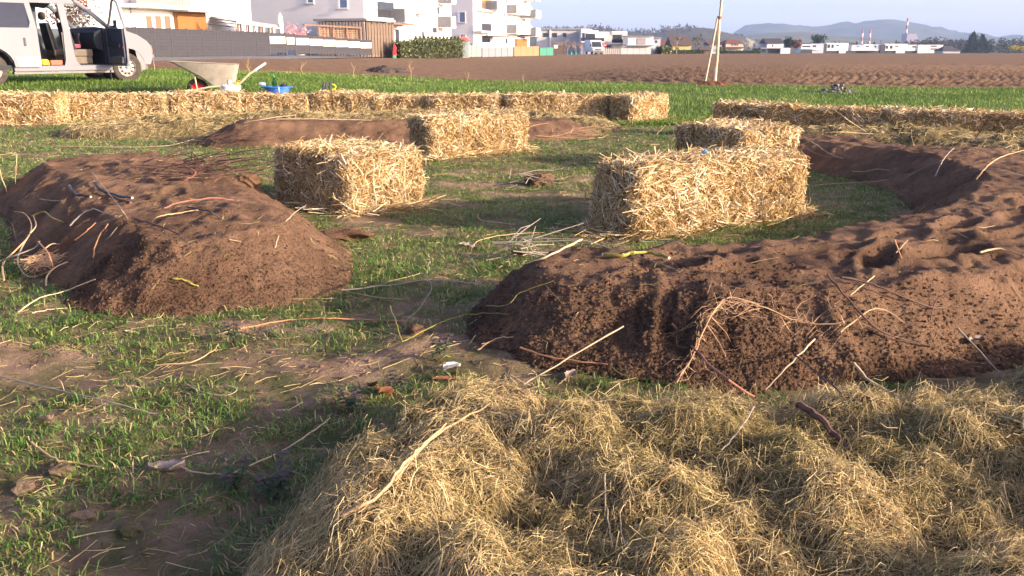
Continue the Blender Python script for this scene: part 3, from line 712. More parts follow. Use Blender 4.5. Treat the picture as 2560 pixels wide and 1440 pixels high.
# ------------------------------------------------------------------ minivan
M_SILVER = mat('silver_car_paint', (.17,.178,.20), .5, .03, 3, metal=.0, spec=.12)
M_TRIM = mat('grey_plastic_trim', (.16,.155,.15), .6)
M_BLACK = mat('black_rubber', (.02,.02,.022), .85)
M_TYRE = mat('dusty_tyre', (.055,.048,.04), .95, .3, 9)
M_RIM = mat('steel_rim', (.50,.48,.45), .4, .1, 8, metal=.6)
M_GLASSD = mat('tinted_glass', (.010,.016,.034), .03, spec=.12)
M_INT = mat('dark_interior', (.022,.026,.036), .7)
M_SEATD = mat('dark_seat_fabric', (.035,.035,.04), .95)
M_SEATB = mat('beige_seat_fabric', (.15,.125,.10), .95)
M_DOORIN = mat('blue_grey_door_card', (.035,.042,.065), .6)
def glass(name, tint=(.8,.87,.9), t=.75):
    m = bpy.data.materials.new(name); m.use_nodes = True; N = m.node_tree.nodes; L = m.node_tree.links
    b = N['Principled BSDF']; b.inputs['Base Color'].default_value = (.02,.025,.03,1); b.inputs['Roughness'].default_value = .03
    tr = N.new('ShaderNodeBsdfTransparent'); tr.inputs[0].default_value = (*tint, 1)
    fr = N.new('ShaderNodeLayerWeight'); fr.inputs[0].default_value = .5; pw = N.new('ShaderNodeMath'); pw.operation = 'POWER'; pw.inputs[1].default_value = 5; L.new(fr.outputs['Facing'], pw.inputs[0])
    mr = N.new('ShaderNodeMapRange'); mr.inputs[3].default_value = 1-t; mr.inputs[4].default_value = .8
    L.new(pw.outputs[0], mr.inputs[0])
    mx = N.new('ShaderNodeMixShader'); L.new(mr.outputs[0], mx.inputs[0]); L.new(tr.outputs[0], mx.inputs[1]); L.new(b.outputs[0], mx.inputs[2])
    L.new(mx.outputs[0], N['Material Output'].inputs[0]); return m
M_GLASS = glass('clear_car_glass', (.82,.88,.9), .88)
pr, pf = hit(-16, 216), hit(320, 203)
hd = Vector((pf.x-pr.x, pf.y-pr.y, 0)); SCV = hd.length/3.2; ang = math.atan2(hd.y, hd.x); rt = Vector((math.sin(ang), -math.cos(ang), 0))
O = pr-rt*.80*SCV
van = empty('minivan', (O.x, O.y, (pr.z+pf.z)/2-.01), ang, 'silver minivan with sliding door and front door standing open', 'van'); van.scale = (SCV, SCV, SCV*1.05)
def wside(v): return .96-.15*max(0, (v-1.05)/.85)**1.8
def side(poly, y0=0.0, th=.03, s=-1):
    m = MB(); n = len(poly)
    m.prism(poly, lambda a, b, t: (a, s*(wside(b)+t), b), y0-th, y0); return m
def arch(cx, r, a0, a1, n=9): return [(cx+r*math.cos(math.radians(a0+(a1-a0)*k/n)), .36+r*math.sin(math.radians(a0+(a1-a0)*k/n))) for k in range(n+1)]
for s, nm in ((-1, 'right'), (1, 'left')):
    side([(-.92,.5)]+arch(0, .44, 162, 18)+[(.95,.45),(.95,1.12),(-.88,1.12)], s=s).build('rear_quarter_panel', M_SILVER, van, smooth=True)
    side([(-.88,1.12),(.95,1.12),(.95,1.26),(-.85,1.26)], s=s, y0=-.002).build('window_belt', M_SILVER, van)
    side([(-.80,1.78),(2.05,1.78),(2.0,1.9),(-.74,1.9)], s=s).build('roof_rail', M_SILVER, van)
    for a, b in ((-.86,-.72),(.83,.97)):
        side([(a,1.26),(b,1.26),(b+.02,1.78),(a+.05,1.78)], s=s, y0=-.001).build('window_pillar', M_SILVER, van)
    side([(-.72,1.26),(.83,1.26),(.85,1.78),(-.68,1.78)], s=s, y0=-.012, th=.006).build('rear_side_window', M_GLASS if s > 0 else M_GLASSD, van)
    f = arch(3.2, .44, 150, 8)
    side([(2.70,.45),(2.79,.45)]+f+[(3.78,.42),(3.86,.62),(3.83,.86),(3.72,.98),(3.5,1.11),(3.2,1.21),(2.70,1.30)], s=s).build('front_fender', M_SILVER, van, smooth=True)
side([(.97,.45),(2.70,.45),(2.70,1.26),(.97,1.26)], s=1).build('left_body_panel', M_SILVER, van)
side([(1.72,1.26),(1.86,1.26),(1.84,1.78),(1.70,1.78)], s=1, y0=-.001).build('window_pillar', M_SILVER, van)
side([(.97,1.26),(1.72,1.26),(1.70,1.78),(.97,1.78)], s=1, y0=-.012, th=.006).build('left_window', M_GLASS, van)
side([(1.86,1.26),(2.68,1.26),(2.12,1.78),(1.84,1.78)], s=1, y0=-.012, th=.006).build('left_window', M_GLASS, van)
# pillars, roof, screens, bonnet
side([(1.60,.42),(1.98,.42),(1.90,.50),(1.86,.66),(1.82,1.2),(1.80,1.80),(1.64,1.80),(1.66,1.2),(1.64,.55)]).build('b_pillar', M_SILVER, van)
MB().box(1.63,1.81,-.92,-.905,.5,1.15).build('pillar_trim', M_TRIM, van)
for s in (-1, 1):
    MB().tube([(2.80,s*.93,1.26),(2.45,s*.885,1.56),(2.06,s*.80,1.86)], [.06,.052,.05], 8).build('a_pillar', M_SILVER, van, smooth=True)
rings = []
for u in (-.82,-.6,0,.8,1.6,2.05):
    z = {-.82:1.84,-.6:1.90,0:1.93,.8:1.945,1.6:1.94,2.05:1.885}[u]; rings.append([(u,w,z-.10*(abs(w)/.82)**3) for w in (-.82,-.7,-.4,0,.4,.7,.82)]+[(u,w,z-.14*(abs(w)/.82)**3-.035) for w in (.8,.4,-.4,-.8)])
MB().loft(rings).build('roof', M_SILVER, van, smooth=True)
MB().add([(2.76,-.86,1.30),(2.76,.86,1.30),(2.07,.74,1.86),(2.07,-.74,1.86),(2.77,-.86,1.305),(2.77,.86,1.305),(2.08,.74,1.865),(2.08,-.74,1.865)], [(0,1,2,3),(7,6,5,4),(0,4,5,1),(1,5,6,2),(2,6,7,3),(3,7,4,0)]).build('windscreen', M_GLASS, van)
rings = []
for u, z, hw in ((2.72,1.30,.93),(3.2,1.235,.93),(3.48,1.15,.90),(3.72,1.02,.84),(3.86,.88,.72)):
    rings.append([(u-.10*(abs(w))**2*hw*.6, w*hw, z-.05*abs(w)**3) for w in (-1,-.8,-.4,0,.4,.8,1)]+[(u-.1, w*hw, z-.12) for w in (1,0,-1)])
MB().loft(rings).build('bonnet', M_SILVER, van, smooth=True)
rings = []
for w in np.linspace(-.95, .95, 13):
    k = abs(w/.95)**3; u = 3.93-.34*k; rings.append([(u-.12,w,.30),(u,w,.34),(u+.02,w,.52),(u-.02,w,.72),(u-.10,w,.88),(u-.2,w,.88)])
MB().loft(rings).build('front_bumper', M_SILVER, van, smooth=True)
rings = [[(3.94-.34*abs(w/.96)**3-.1,w*1.005,.27),(3.94-.34*abs(w/.96)**3+.012,w*1.005,.30),(3.94-.34*abs(w/.96)**3+.03,w*1.005,.50),(3.94-.34*abs(w/.96)**3-.1,w*1.005,.50)] for w in np.linspace(-.95, .95, 13)]
MB().loft(rings).build('bumper_trim', M_TRIM, van)
for s in (-1, 1):
    MB().loft([[(3.60,s*.91,.84),(3.85,s*.76,.80),(3.83,s*.74,.92),(3.54,s*.89,.98)],[(3.54,s*.86,.84),(3.79,s*.70,.80),(3.77,s*.68,.92),(3.48,s*.84,.98)]]).build('headlight', mat('headlight_lens', (.7,.72,.75), .1, spec=.8), van)
MB().box(-.94,-.90,-.9,.9,.5,1.85).build('tailgate', M_SILVER, van, bevel=.015)
MB().box(-1.05,-.90,-.93,.93,.35,.6).build('rear_bumper', M_SILVER, van, bevel=.03)
MB().box(-.9,2.72,-.92,.92,.36,.44).build('floor', M_INT, van)
MB().box(.44,2.76,-.975,-.84,.30,.42).build('sill', M_SILVER, van, bevel=.02)
MB().box(.44,2.80,-.93,-.80,.24,.298).build('sill_step', M_TRIM, van, bevel=.01)
MB().box(2.62,2.72,-.93,.93,.44,1.25).build('bulkhead', M_INT, van)
# sliding door, pushed back along the side
sl = side([(-.38,1.86),(-.40,1.10),(-.44,.92)]+arch(0, .46, 150, 22)+[(.45,.40),(1.0,.40),(1.04,.5),(1.03,1.2),(.98,1.86)], y0=.075, th=.05).build('sliding_door', M_SILVER, van, smooth=True)
side([(-.30,1.24),(.86,1.24),(.90,1.36),(.86,1.76),(-.26,1.76)], y0=.082, th=.004).build('door_window', M_GLASSD, sl)
side([(.52,.40),(1.02,.40),(1.03,.62),(.47,.62)], y0=.084, th=.008).build('lower_trim', mat('grey_lower_trim', (.30,.285,.265), .5), sl)
MB().tube([(.72,-1.045,1.02),(.73,-1.085,1.0),(.73,-1.085,.88),(.72,-1.045,.86)], .014, 6).build('handle', M_SILVER, sl, smooth=True)
MB().box(-.85,.6,-.972,-.962,1.16,1.19).build('slide_rail', M_TRIM, van)
# seats, dashboard, wheel
def seat(x, y, nm, cush, back, w=.46):
    s = empty(nm); s.parent = van
    MB().box(x,x+.5,y-w/2,y+w/2,.62,.78).build('cushion', cush, s, bevel=.03, smooth=True)
    MB().box(x+.03,x+.48,y-w/2+.02,y+w/2-.02,.45,.615).build('seat_base', M_SEATB, s, bevel=.01)
    MB().loft([[(x-.02+.06*k-.16*k,y-w/2*(1-.12*k),.76+.62*k),(x+.12-.14*k,y-w/2*(1-.12*k),.76+.62*k),(x+.12-.14*k,y+w/2*(1-.12*k),.76+.62*k),(x-.02-.10*k,y+w/2*(1-.12*k),.76+.62*k)] for k in (0,.3,.7,1)]).build('backrest', back, s, bevel=.02, smooth=True)
    MB().lathe([(.06,-.09),(.135,-.06),(.15,0),(.13,.06),(.06,.09)], 12, (x-.10,y,1.54), 'z', .55, 1).build('headrest', M_SEATB, s, smooth=True)
    for dy in (-.07, .07): MB().tube([(x-.10,y+dy,1.36),(x-.10,y+dy,1.47)], .008, 5).build('headrest_post', M_RIM, s)
    return s
seat(1.92, -.50, 'passenger_seat', M_SEATB, M_SEATD); seat(1.92, .48, 'driver_seat', M_SEATB, M_SEATD)
seat(.42, -.42, 'rear_seat', M_SEATB, M_SEATD, .60); seat(.42, .42, 'rear_seat', M_SEATB, M_SEATD, .60)
MB().loft([[(2.46,w,.80),(2.40,w,1.0),(2.44,w,1.16),(2.62,w,1.24),(2.72,w,1.22),(2.72,w,.70)] for w in (-.88,-.4,.1,.5,.88)]).build('dashboard', M_INT, van, smooth=True)
MB().box(2.38,2.47,-.12,.12,.85,1.15).build('centre_console', M_TRIM, van, bevel=.02)
MB().lathe([(.15,-.01),(.18,-.012),(.19,0),(.18,.012),(.15,.01)], 18, (2.32,.48,1.1), 'x').build('steering_wheel', M_INT, van)
MB().box(2.15,2.30,-.40,-.2,.80,.90).build('pink_cloth', mat('pink_cloth', (.75,.22,.27), .9), van, bevel=.03)
# wheels
def wheel(u, s, steer=0.0):
    w = empty('wheel', (u, s*.80, .35)); w.parent = van; w.rotation_euler = (0, 0, steer)
    MB().lathe([(.21,-.10),(.31,-.108),(.342,-.085),(.35,-.03),(.35,.03),(.342,.085),(.31,.108),(.21,.10)], 32, ax='y', cap=False).build('tyre', M_TYRE, w, smooth=True)
    MB().lathe([(.04,s*.055),(.10,s*.075),(.12,s*.05),(.175,s*.035),(.20,s*.075),(.215,s*.098),(.212,-s*.09),(.10,-s*.02),(.02,0)], 32, ax='y').build('rim', M_RIM, w, smooth=True)
    for k in range(10):
        a = k*math.pi/5; MB().lathe([(.002,s*.062),(.02,s*.062),(.02,s*.03)], 8, (math.cos(a)*.148,0,math.sin(a)*.148), 'y').build('rim_hole', M_BLACK, w)
    h = MB(); h.lathe([(.04,s*.056),(.04,s*.08),(.02,s*.09)], 12, ax='y'); h.build('hub_cap', M_TRIM, w)
wheel(0, -1); wheel(0, 1); wheel(3.2, -1, -.30); wheel(3.2, 1, -.30)
MB().box(2.70,2.72,-.95,-.68,.16,.34).build('mud_flap', M_BLACK, van)
for u_ in (0, 3.2): MB().lathe([(.43,.0),(.43,.3)], 24, (u_,-.66,.36), 'y').build('wheel_housing', M_BLACK, van)
# front door, swung wide open
fd = empty('front_door', (2.74, -.965, 0), math.radians(87)); fd.parent = van
def dpan(poly, t0, t1): 
    m = MB(); m.prism(poly, lambda a, b, t: (-a, -t+(0 if b < 1.05 else .15*((b-1.05)/.85)**1.8), b), t0, t1); return m
dpan([(.0,.46),(.06,.40),(.86,.40),(.93,.5),(.95,.9),(.93,1.24),(0,1.28)], 0, .05).build('door_skin', M_SILVER, fd, smooth=True)
dpan([(.06,.50),(.12,.45),(.84,.45),(.89,.6),(.90,1.22),(.05,1.25)], -.05, -.002).build('door_card', M_DOORIN, fd, bevel=.012)
dpan([(.12,.86),(.78,.80),(.80,.90),(.14,.96)], -.10, -.052).build('armrest', M_INT, fd, bevel=.01)
dpan([(.10,.46),(.82,.46),(.86,.60),(.7,.64),(.14,.60)], -.085, -.052).build('door_pocket', mat('grey_door_pocket', (.10,.09,.095), .7), fd, bevel=.01)
dpan([(.84,.80),(.875,.80),(.875,.835),(.84,.835)], -.06, -.05).build('red_reflector', mat('red_reflector', (.8,.02,.02), .3), fd)
fr = MB()
def dp(a, b): return (-a, -.02+(0 if b < 1.05 else .15*((b-1.05)/.85)**1.8), b)
fr.tube([dp(.02,1.27),dp(.35,1.58),dp(.66,1.84),dp(.80,1.87),dp(.90,1.80),dp(.93,1.24)], .03, 8); fr.build('window_frame', M_SILVER, fd, smooth=True)
dpan([(.08,1.27),(.37,1.55),(.67,1.80),(.80,1.83),(.87,1.78),(.90,1.25)], .012, .018).build('door_window', M_GLASS, fd)
mi = MB().box(-.22,-.04,-.30,-.13,1.20,1.44).build('mirror', M_SILVER, fd, bevel=.03, smooth=True)
MB().box(-.235,-.222,-.285,-.145,1.22,1.42).build('mirror_glass', mat('mirror_glass', (.7,.75,.8), .03, 0, metal=1.0), mi)
MB().tube([(-.08,-.06,1.28),(-.10,-.15,1.30)], .03, 6).build('mirror_arm', M_BLACK, mi)
# loose things on the van floor
o = MB().lathe([(.09,0),(.10,.03),(.09,.10),(.06,.13)], 12).build('tape_roll', mat('yellow_plastic', (.85,.42,.03), .5)); 
def in_van(o, u, w, v):
    c, s = math.cos(ang), math.sin(ang); o.location = (O.x+SCV*(u*c-w*s), O.y+SCV*(u*s+w*c), van.location.z+SCV*v); o.rotation_euler = (0, 0, ang)
in_van(o, 1.20, -.78, .44); tag(o, 'round yellow pot on the floor inside the open sliding door', 'pot')
o = MB().box(-.12,.12,-.07,.07,0,.11).build('brick', mat('red_brick', (.33,.12,.08), .9, .2, 20), bevel=.008); in_van(o, 1.46, -.78, .44); tag(o, 'red brick lying on the van floor by the door pillar', 'brick')
o = MB().loft([[(-.1,-.08,0),(.1,-.08,0),(.1,.08,0),(-.1,.08,0)],[(-.11,-.09,.12),(.11,-.09,.12),(.11,.09,.12),(-.11,.09,.12)],[(-.05,-.05,.2),(.06,-.05,.2),(.06,.05,.2),(-.05,.05,.2)]]).build('red_bag', mat('red_bag_cloth', (.6,.04,.05), .8), bevel=.01); in_van(o, .62, -.55, .785); tag(o, 'small red bag on the rear seat of the van', 'bag')

# ------------------------------------------------------------------ wheelbarrow and tools behind the bales
M_ZINC = mat('worn_grey_steel', (.36,.335,.28), .6, .25, 5, metal=.2, bump=.15, bscale=20)
M_TUBE = mat('worn_yellow_tube', (.52,.44,.30), .6, .2, 12)
wb0 = at(497, 16.5)
wb = empty('wheelbarrow', wb0, math.radians(14), 'old grey wheelbarrow with red wheel rim standing behind the bales', 'wheelbarrow')
K = 1.04
def ring(x0, x1, hw, z, zz=None): zz = z if zz is None else zz; return [(x0*K,-hw,z*K),(x1*K,-hw*.96,zz*K),(x1*K,hw*.96,zz*K),(x0*K,hw,z*K)]
def rr(x0, x1, hw, z, zz, r=.06):
    out = []
    for cx, cy, a0 in ((x1-r, hw-r, 0), (x0+r, hw-r, 90), (x0+r, -hw+r, 180), (x1-r, -hw+r, 270)):
        for k in range(4):
            a = math.radians(a0+30*k); x = cx+r*math.cos(a); t = (x-x0)/(x1-x0); out.append((x*K, (cy+r*math.sin(a)), (z+(zz-z)*t)*K))
    return out
m = MB(); m.loft([rr(.24,.64,.20,.245,.26), rr(.05,.67,.26,.40,.40), rr(-.40,.72,.335,.655,.60), rr(-.425,.735,.35,.66,.605), rr(-.37,.70,.32,.645,.59), rr(.08,.65,.25,.41,.41), rr(.25,.62,.19,.262,.272)])
m.build('tub', M_ZINC, wb, smooth=True)
for s in (-1, 1):
    MB().tube([(-.24*K,s*.09,.15*K),(-.05*K,s*.15,.17*K),(.25*K,s*.2,.225*K),(.62*K,s*.24,.245*K),(.72*K,s*.27,.27*K),(.90*K,s*.30,.44*K),(1.16*K,s*.31,.60*K)], .018, 8).build('frame_tube', M_TUBE, wb, smooth=True)
    MB().tube([(1.0*K,s*.305,.50*K),(1.04*K,s*.308,.53*K),(1.18*K,s*.31,.615*K)], .021, 8).build('handle_grip', mat('pale_grip', (.72,.70,.66), .6), wb, smooth=True)
    MB().tube([(.42*K,s*.22,.235*K),(.50*K,s*.24,.02),(.62*K,s*.25,.02),(.60*K,s*.24,.245*K)], .014, 6).build('leg', M_TUBE, wb)
    MB().tube([(.0,s*.12,.18*K),(-.02*K,s*.20,.42*K)], .016, 6).build('tub_stay', M_TUBE, wb)
MB().tube([(-.24*K,-.09,.15*K),(-.27*K,0,.15*K),(-.24*K,.09,.15*K)], .02, 6).build('nose_bar', M_BLACK, wb)
w = empty('wheel', (0, 0, .19)); w.parent = wb
MB().lathe([(.11,-.03),(.14,-.045),(.175,-.04),(.19,-.015),(.19,.015),(.175,.04),(.14,.045),(.11,.03)], 24, ax='y', cap=False).build('tyre', M_TYRE, w, smooth=True)
MB().lathe([(.02,-.045),(.03,-.02),(.08,-.012),(.105,-.035),(.115,-.03),(.115,.03),(.105,.035),(.08,.012),(.03,.02),(.02,.045)], 24, ax='y').build('red_rim', mat('red_rim_paint', (.62,.03,.035), .45), w, smooth=True)
bk0 = at(581, 15.8); bk = empty('bucket', bk0, 0, 'white plastic bucket standing right of the wheelbarrow wheel', 'bucket'); bk.scale = (.95,.95,1.3)
M_WPL = mat('white_plastic', (.78,.79,.80), .4, .03)
MB().lathe([(.135,0),(.14,.01),(.168,.27),(.18,.272),(.18,.295),(.172,.30),(.160,.298),(.13,.02)], 24).build('shell', M_WPL, bk, smooth=True)
MB().lathe([(.172,.24),(.178,.24),(.178,.252),(.172,.252)], 24).build('rim_band', M_WPL, bk)
MB().tube([(.175*math.cos(t), -.175*abs(math.sin(t))*1.05, .25-.14*math.sin(t)) for t in np.linspace(0, math.pi, 13)], .004, 5).build('bail', M_RIM, bk)
MB().lathe([(.165,.285),(.165,.292)], 20).build('lid', M_WPL, bk)
o = MB().lathe([(.035,0),(.038,.005),(.038,.095),(.034,.10)], 14).build('tin_can', mat('dark_red_label', (.32,.10,.12), .4, .5, 30, col2=(.7,.66,.66)), smooth=True); o.location = bk0+Vector((.0,-.06,.381)); tag(o, 'small dark red tin standing on the white bucket lid', 'tin')
yf = empty('hand_fork', bk0+Vector((.12,-.06,.36)), 0, 'yellow hand fork leaning on the white bucket', 'garden fork'); M_YEL = mat('yellow_tool', (.80,.52,.03), .45)
MB().tube([(0,0,0),(.02,0,.09)], .012, 6).build('handle', M_YEL, yf)
for k in range(4): MB().tube([(.02,0,.03+.025*k),(.05,0,.035+.025*k),(.075,0,.03+.025*k)], .005, 4).build('tine', M_YEL, yf)
tb0 = at(694, 17.0); tb = empty('tub', tb0+Vector((0,0,.03)), 0, 'blue plastic tub on the grass beside the wheelbarrow', 'tub'); tb.scale = (.86,.86,.7)
M_BLP = mat('blue_plastic', (.05,.17,.55), .4, .08)
MB().lathe([(.22,0),(.27,.20),(.31,.215),(.31,.235),(.295,.24),(.265,.22),(.21,.02)], 28, sx=1, sy=.72).build('shell', M_BLP, tb, smooth=True)
for s in (-1, 1): MB().tube([(s*.29,-.06,.21),(s*.34,-.04,.225),(s*.34,.04,.225),(s*.29,.06,.21)], .014, 6).build('handle', M_BLP, tb)
MB().tube([(.10,-.235,.235),(.11,-.245,.12),(.10,-.235,.05)], .006, 4).build('white_strap', M_WPL, tb)
bo = empty('water_bottle', tb0+Vector((-.05,.02,.012)), 0, 'green plastic water bottle standing in the blue tub', 'bottle')
M_GRB = glass('green_bottle_plastic', (.30,.78,.58), .75)
MB().lathe([(.03,0),(.042,.01),(.042,.20),(.044,.24),(.040,.29),(.018,.34),(.014,.345),(.014,.36)], 16).build('bottle_body', M_GRB, bo, smooth=True)
MB().lathe([(.016,.355),(.016,.385)], 12).build('cap', mat('green_cap', (.02,.35,.16), .4), bo)
o = MB().tube([(-.06,0,.03),(0,0,.03),(.05,0,.025)], [.03,.04,.03], 10).build('spray_head', mat('pale_blue_plastic', (.35,.42,.62), .4), smooth=True); o.location = tb0+Vector((-.24,-.09,.215)); tag(o, 'pale blue hose head lying on the rim of the blue tub', 'hose head')
o = MB().lathe([(.05,0),(.06,.03),(.03,.06)], 10).build('dark_cloth', mat('dark_blue_cloth', (.02,.025,.07), .9)); o.location = tb0+Vector((.12,0,.19)); tag(o, 'dark blue cloth bundled in the blue tub', 'cloth')
MB().lathe([(.19,.10),(.19,.20)], 20, sx=1, sy=.7).build('contents', mat('dark_tub_contents', (.03,.05,.12), .8), tb)
gl = empty('secateurs', WP(822, 224, 14.55), 0, 'dark tool handles with a yellow loop lying on the back bale row', 'hand tools')
for k, dx in enumerate((-.075,-.03,.035)):
    MB().tube([(dx-.02,0,0),(dx-.008,.0,.06),(dx,0,.115),(dx+.006,0,.125)], [.022,.018,.012,.009], 7).build('handle', mat('dark_grey_grip', (.05,.052,.07), .6), gl, smooth=True)
MB().tube([(.06,0,.0),(.10,0,.01),(.115,0,.045),(.095,0,.075),(.06,0,.085)], .013, 6).build('yellow_loop', mat('lime_plastic', (.62,.66,.02), .5), gl)

# ------------------------------------------------------------------ young tree with its stake, stone heap
M_BARKP = mat('pale_debarked_wood', (.52,.41,.28), .8, .15, 14, bump=.3, bscale=40)
tb = hit(1786, 212); tr = empty('young_tree', (tb.x, tb.y, tb.z), 0, 'slim bare young tree tied to a stake at the field edge', 'tree')
rr2 = random.Random(4)
m = MB(); pts = [(rr2.uniform(-.012,.012)+.006*k, rr2.uniform(-.01,.01), -.05+.28*k) for k in range(15)]; m.tube(pts, [.062-.0026*k+(.008 if k % 4 == 2 else 0) for k in range(15)], 9)
trunk = m.build('trunk', M_BARKP, tr, smooth=True)
cr = MB()
for k in range(16):
    a = k*2.4; z0 = 2.7+.09*k; l = 1.5-.05*k; b = (pts[-1][0]*.8, 0, z0); e = (b[0]+math.cos(a)*l*.55, math.sin(a)*l*.55, z0+l*.8)
    md = ((b[0]+e[0])/2, (b[1]+e[1])/2, (b[2]+e[2])/2-.05); cr.tube([b, md, e], [.014,.009,.003], 5)
    for q in range(3):
        f = tuple(np.array(md)*(1-q/3)+np.array(e)*q/3); g = (f[0]+rr2.uniform(-.2,.2), f[1]+rr2.uniform(-.2,.2), f[2]+rr2.uniform(.1,.35)); cr.tube([f, g], [.005,.002], 4)
cr.build('crown', mat('twig_bark', (.22,.16,.11), .9), tr)
st = WP(1760, 212, tb.y-.1); tp = WP(1793.5, 45, tb.y-.05)
stk = MB().tube([(st.x, st.y, tb.z-.1), tuple((st+tp)/2+Vector((.012,0,0))), tuple(tp)], [.036,.034,.03], 8).build('tree_stake', M_BARKP, smooth=True); tag(stk, 'pale wooden stake leaning against the slim young tree', 'stake')
MB().lathe([(.068,2.0),(.075,2.02),(.075,2.06),(.068,2.08)], 12, (.03,-.02,0)).build('tie', mat('coconut_tie', (.20,.12,.06), .95), tr)
def small_mound(name, cx, cy, rx, ry, h, m, label, cat, seed):
    n = 40; a = np.linspace(-1.25, 1.25, n); A, B = np.meshgrid(a, a); q = A*A+B*B
    z = h*np.clip(1-q, 0, 1)**.8+np.where(q < 1.1, fbm(A*4, B*4, seed, 3)*h*.55+fbm(A*11, B*11, seed+1, 2)*h*.35, 0); z = np.where(q > 1.15, -.08, z)
    X = cx+A*rx; Y = cy+B*ry; i = np.arange(n*n).reshape(n, n)
    o = mesh_np(name, np.stack([A*rx, B*ry, T(X, Y)-float(T(cx, cy))+z], -1).reshape(-1, 3), [np.stack([i[:-1,:-1], i[:-1,1:], i[1:,1:], i[1:,:-1]], -1).reshape(-1, 4)], m, loc=(cx, cy, float(T(cx, cy))))
    return tag(o, label, cat)
M_BARK = mat_soil('bark_mulch', [(.3,(.10,.035,.022)),(.5,(.20,.075,.045)),(.7,(.28,.12,.075))], 14, 1, 30)
small_mound('bark_mulch', tb.x-.1, tb.y-.25, .64, .95, .10, M_BARK, 'round patch of red brown bark mulch under the young tree', 'mulch', 800)
dk = hit(968, 182); small_mound('soil_heap', dk.x, dk.y, .9, 1.6, .22, mat_soil('painted_shade_soil', [(.3,(.05,.04,.035)),(.7,(.10,.08,.065))], 3, .8, 20), 'soil heap painted dark as a shadowed hollow in the ploughed field', 'soil heap', 810)  # stands in for a shadowed hollow; its shade is in the dark colour
sp = hit(2086, 233); pile = empty('stone_pile', sp, 0, 'heap of grey field stones on the wheat strip', 'stone pile'); stones = []
M_ST = [mat('field_stone_%s' % c, k, .9, .25, 9, bump=.3, bscale=30) for c, k in (('grey',(.20,.185,.175)),('brown',(.30,.23,.18)),('dark',(.13,.125,.125)))]
for k in range(6):
    bm = bmesh.new(); bmesh.ops.create_icosphere(bm, subdivisions=1, radius=1); q = random.Random(90+k)
    for v in bm.verts: v.co = Vector((v.co.x*q.uniform(.8,1.25), v.co.y*q.uniform(.7,1.1), v.co.z*q.uniform(.5,.8)))
    me = bpy.data.meshes.new('stone'); bm.to_mesh(me); bm.free(); me.materials.append(M_ST[k % 3]); stones.append(me)
q = random.Random(8)
for k in range(95):
    a = q.uniform(0, 6.28); f = q.random()**.6; z = .24*(1-f)*q.uniform(.3, 1.0)
    o = bpy.data.objects.new('stone', stones[q.choice([0,2,2,0,3,5,5,1 if math.cos(a) > 0 else 2])]); COL.objects.link(o); o.parent = pile
    s = q.uniform(.028, .062); o.location = (math.cos(a)*f*.5+.04, math.sin(a)*f*.4, z+.02); o.scale = (s, s*q.uniform(.8,1.2), s); o.rotation_euler = (q.uniform(-.5,.5), q.uniform(-.5,.5), q.uniform(0, 6))
# ------------------------------------------------------------------ apartment blocks and gardens along the road
M_WALL = mat('white_render', (.74,.73,.71), .9, .03, .6, bump=.05, bscale=25)
M_WALLG = M_WALL
M_FRAME = mat('white_window_frame', (.75,.75,.75), .5)
M_PANE = mat('window_pane', (.16,.24,.36), .08, .1, 2, spec=.8)
M_PANED = mat('dark_window_pane', (.035,.04,.05), .1, .1, 2, spec=.7)
M_PANEL = mat('grey_balcony_panel', (.20,.205,.215), .6)
M_METAL = mat('dark_rail_metal', (.07,.07,.075), .5)
M_PALE = mat('pale_slat_metal', (.42,.41,.40), .5)
M_WOODW = mat('orange_wood_cladding', (.27,.12,.035), .7, .15, 6)
M_WOODG = mat('weathered_wood', (.155,.115,.085), .9, .25, 5, bump=.2)
M_ROOFG = mat('grey_flat_roof', (.25,.25,.25), .8)
E1 = Vector((.31, .951, 0)).normalized(); E2 = Vector((E1.y, -E1.x, 0)); RZ = math.atan2(E2.y, E2.x)
class Frame:
    def __init__(s, loc): s.o = Vector(loc)
    def loc(s, p): d = p-s.o; return Vector((d.dot(E2), d.dot(E1), d.z))
    def pick(s, ax, val, px, py):
        d = Vector(ray(px, py)); e = E2 if ax == 'x' else E1; c = Vector((0, 0, EYE))
        t = (val-(c-s.o).dot(e))/d.dot(e); return s.loc(c+d*t)
def win_side(fr, root, px0, py0, px1, py1, pane=M_PANE, x=0.0, frame=M_FRAME, sill=True):
    a, b = fr.pick('x', x, px0, (py0+py1)/2), fr.pick('x', x, px1, (py0+py1)/2); z1, z0 = fr.pick('x', x, (px0+px1)/2, py0).z, fr.pick('x', x, (px0+px1)/2, py1).z
    y0, y1 = min(a.y, b.y), max(a.y, b.y)
    w = MB(); t = .08
    for q in ((y0,y0+t,z0,z1),(y1-t,y1,z0,z1),(y0+t,y1-t,z0,z0+t),(y0+t,y1-t,z1-t,z1)): w.box(x-.02,x+.06,*q)
    w = w.build('window', frame, root); MB().box(x-.01,x+.02,y0+t,y1-t,z0+t,z1-t).build('pane', pane, w)
    if sill: MB().box(x-.01,x+.12,y0-.05,y1+.05,z0-.06,z0).build('sill', M_PALE, w)
    return w
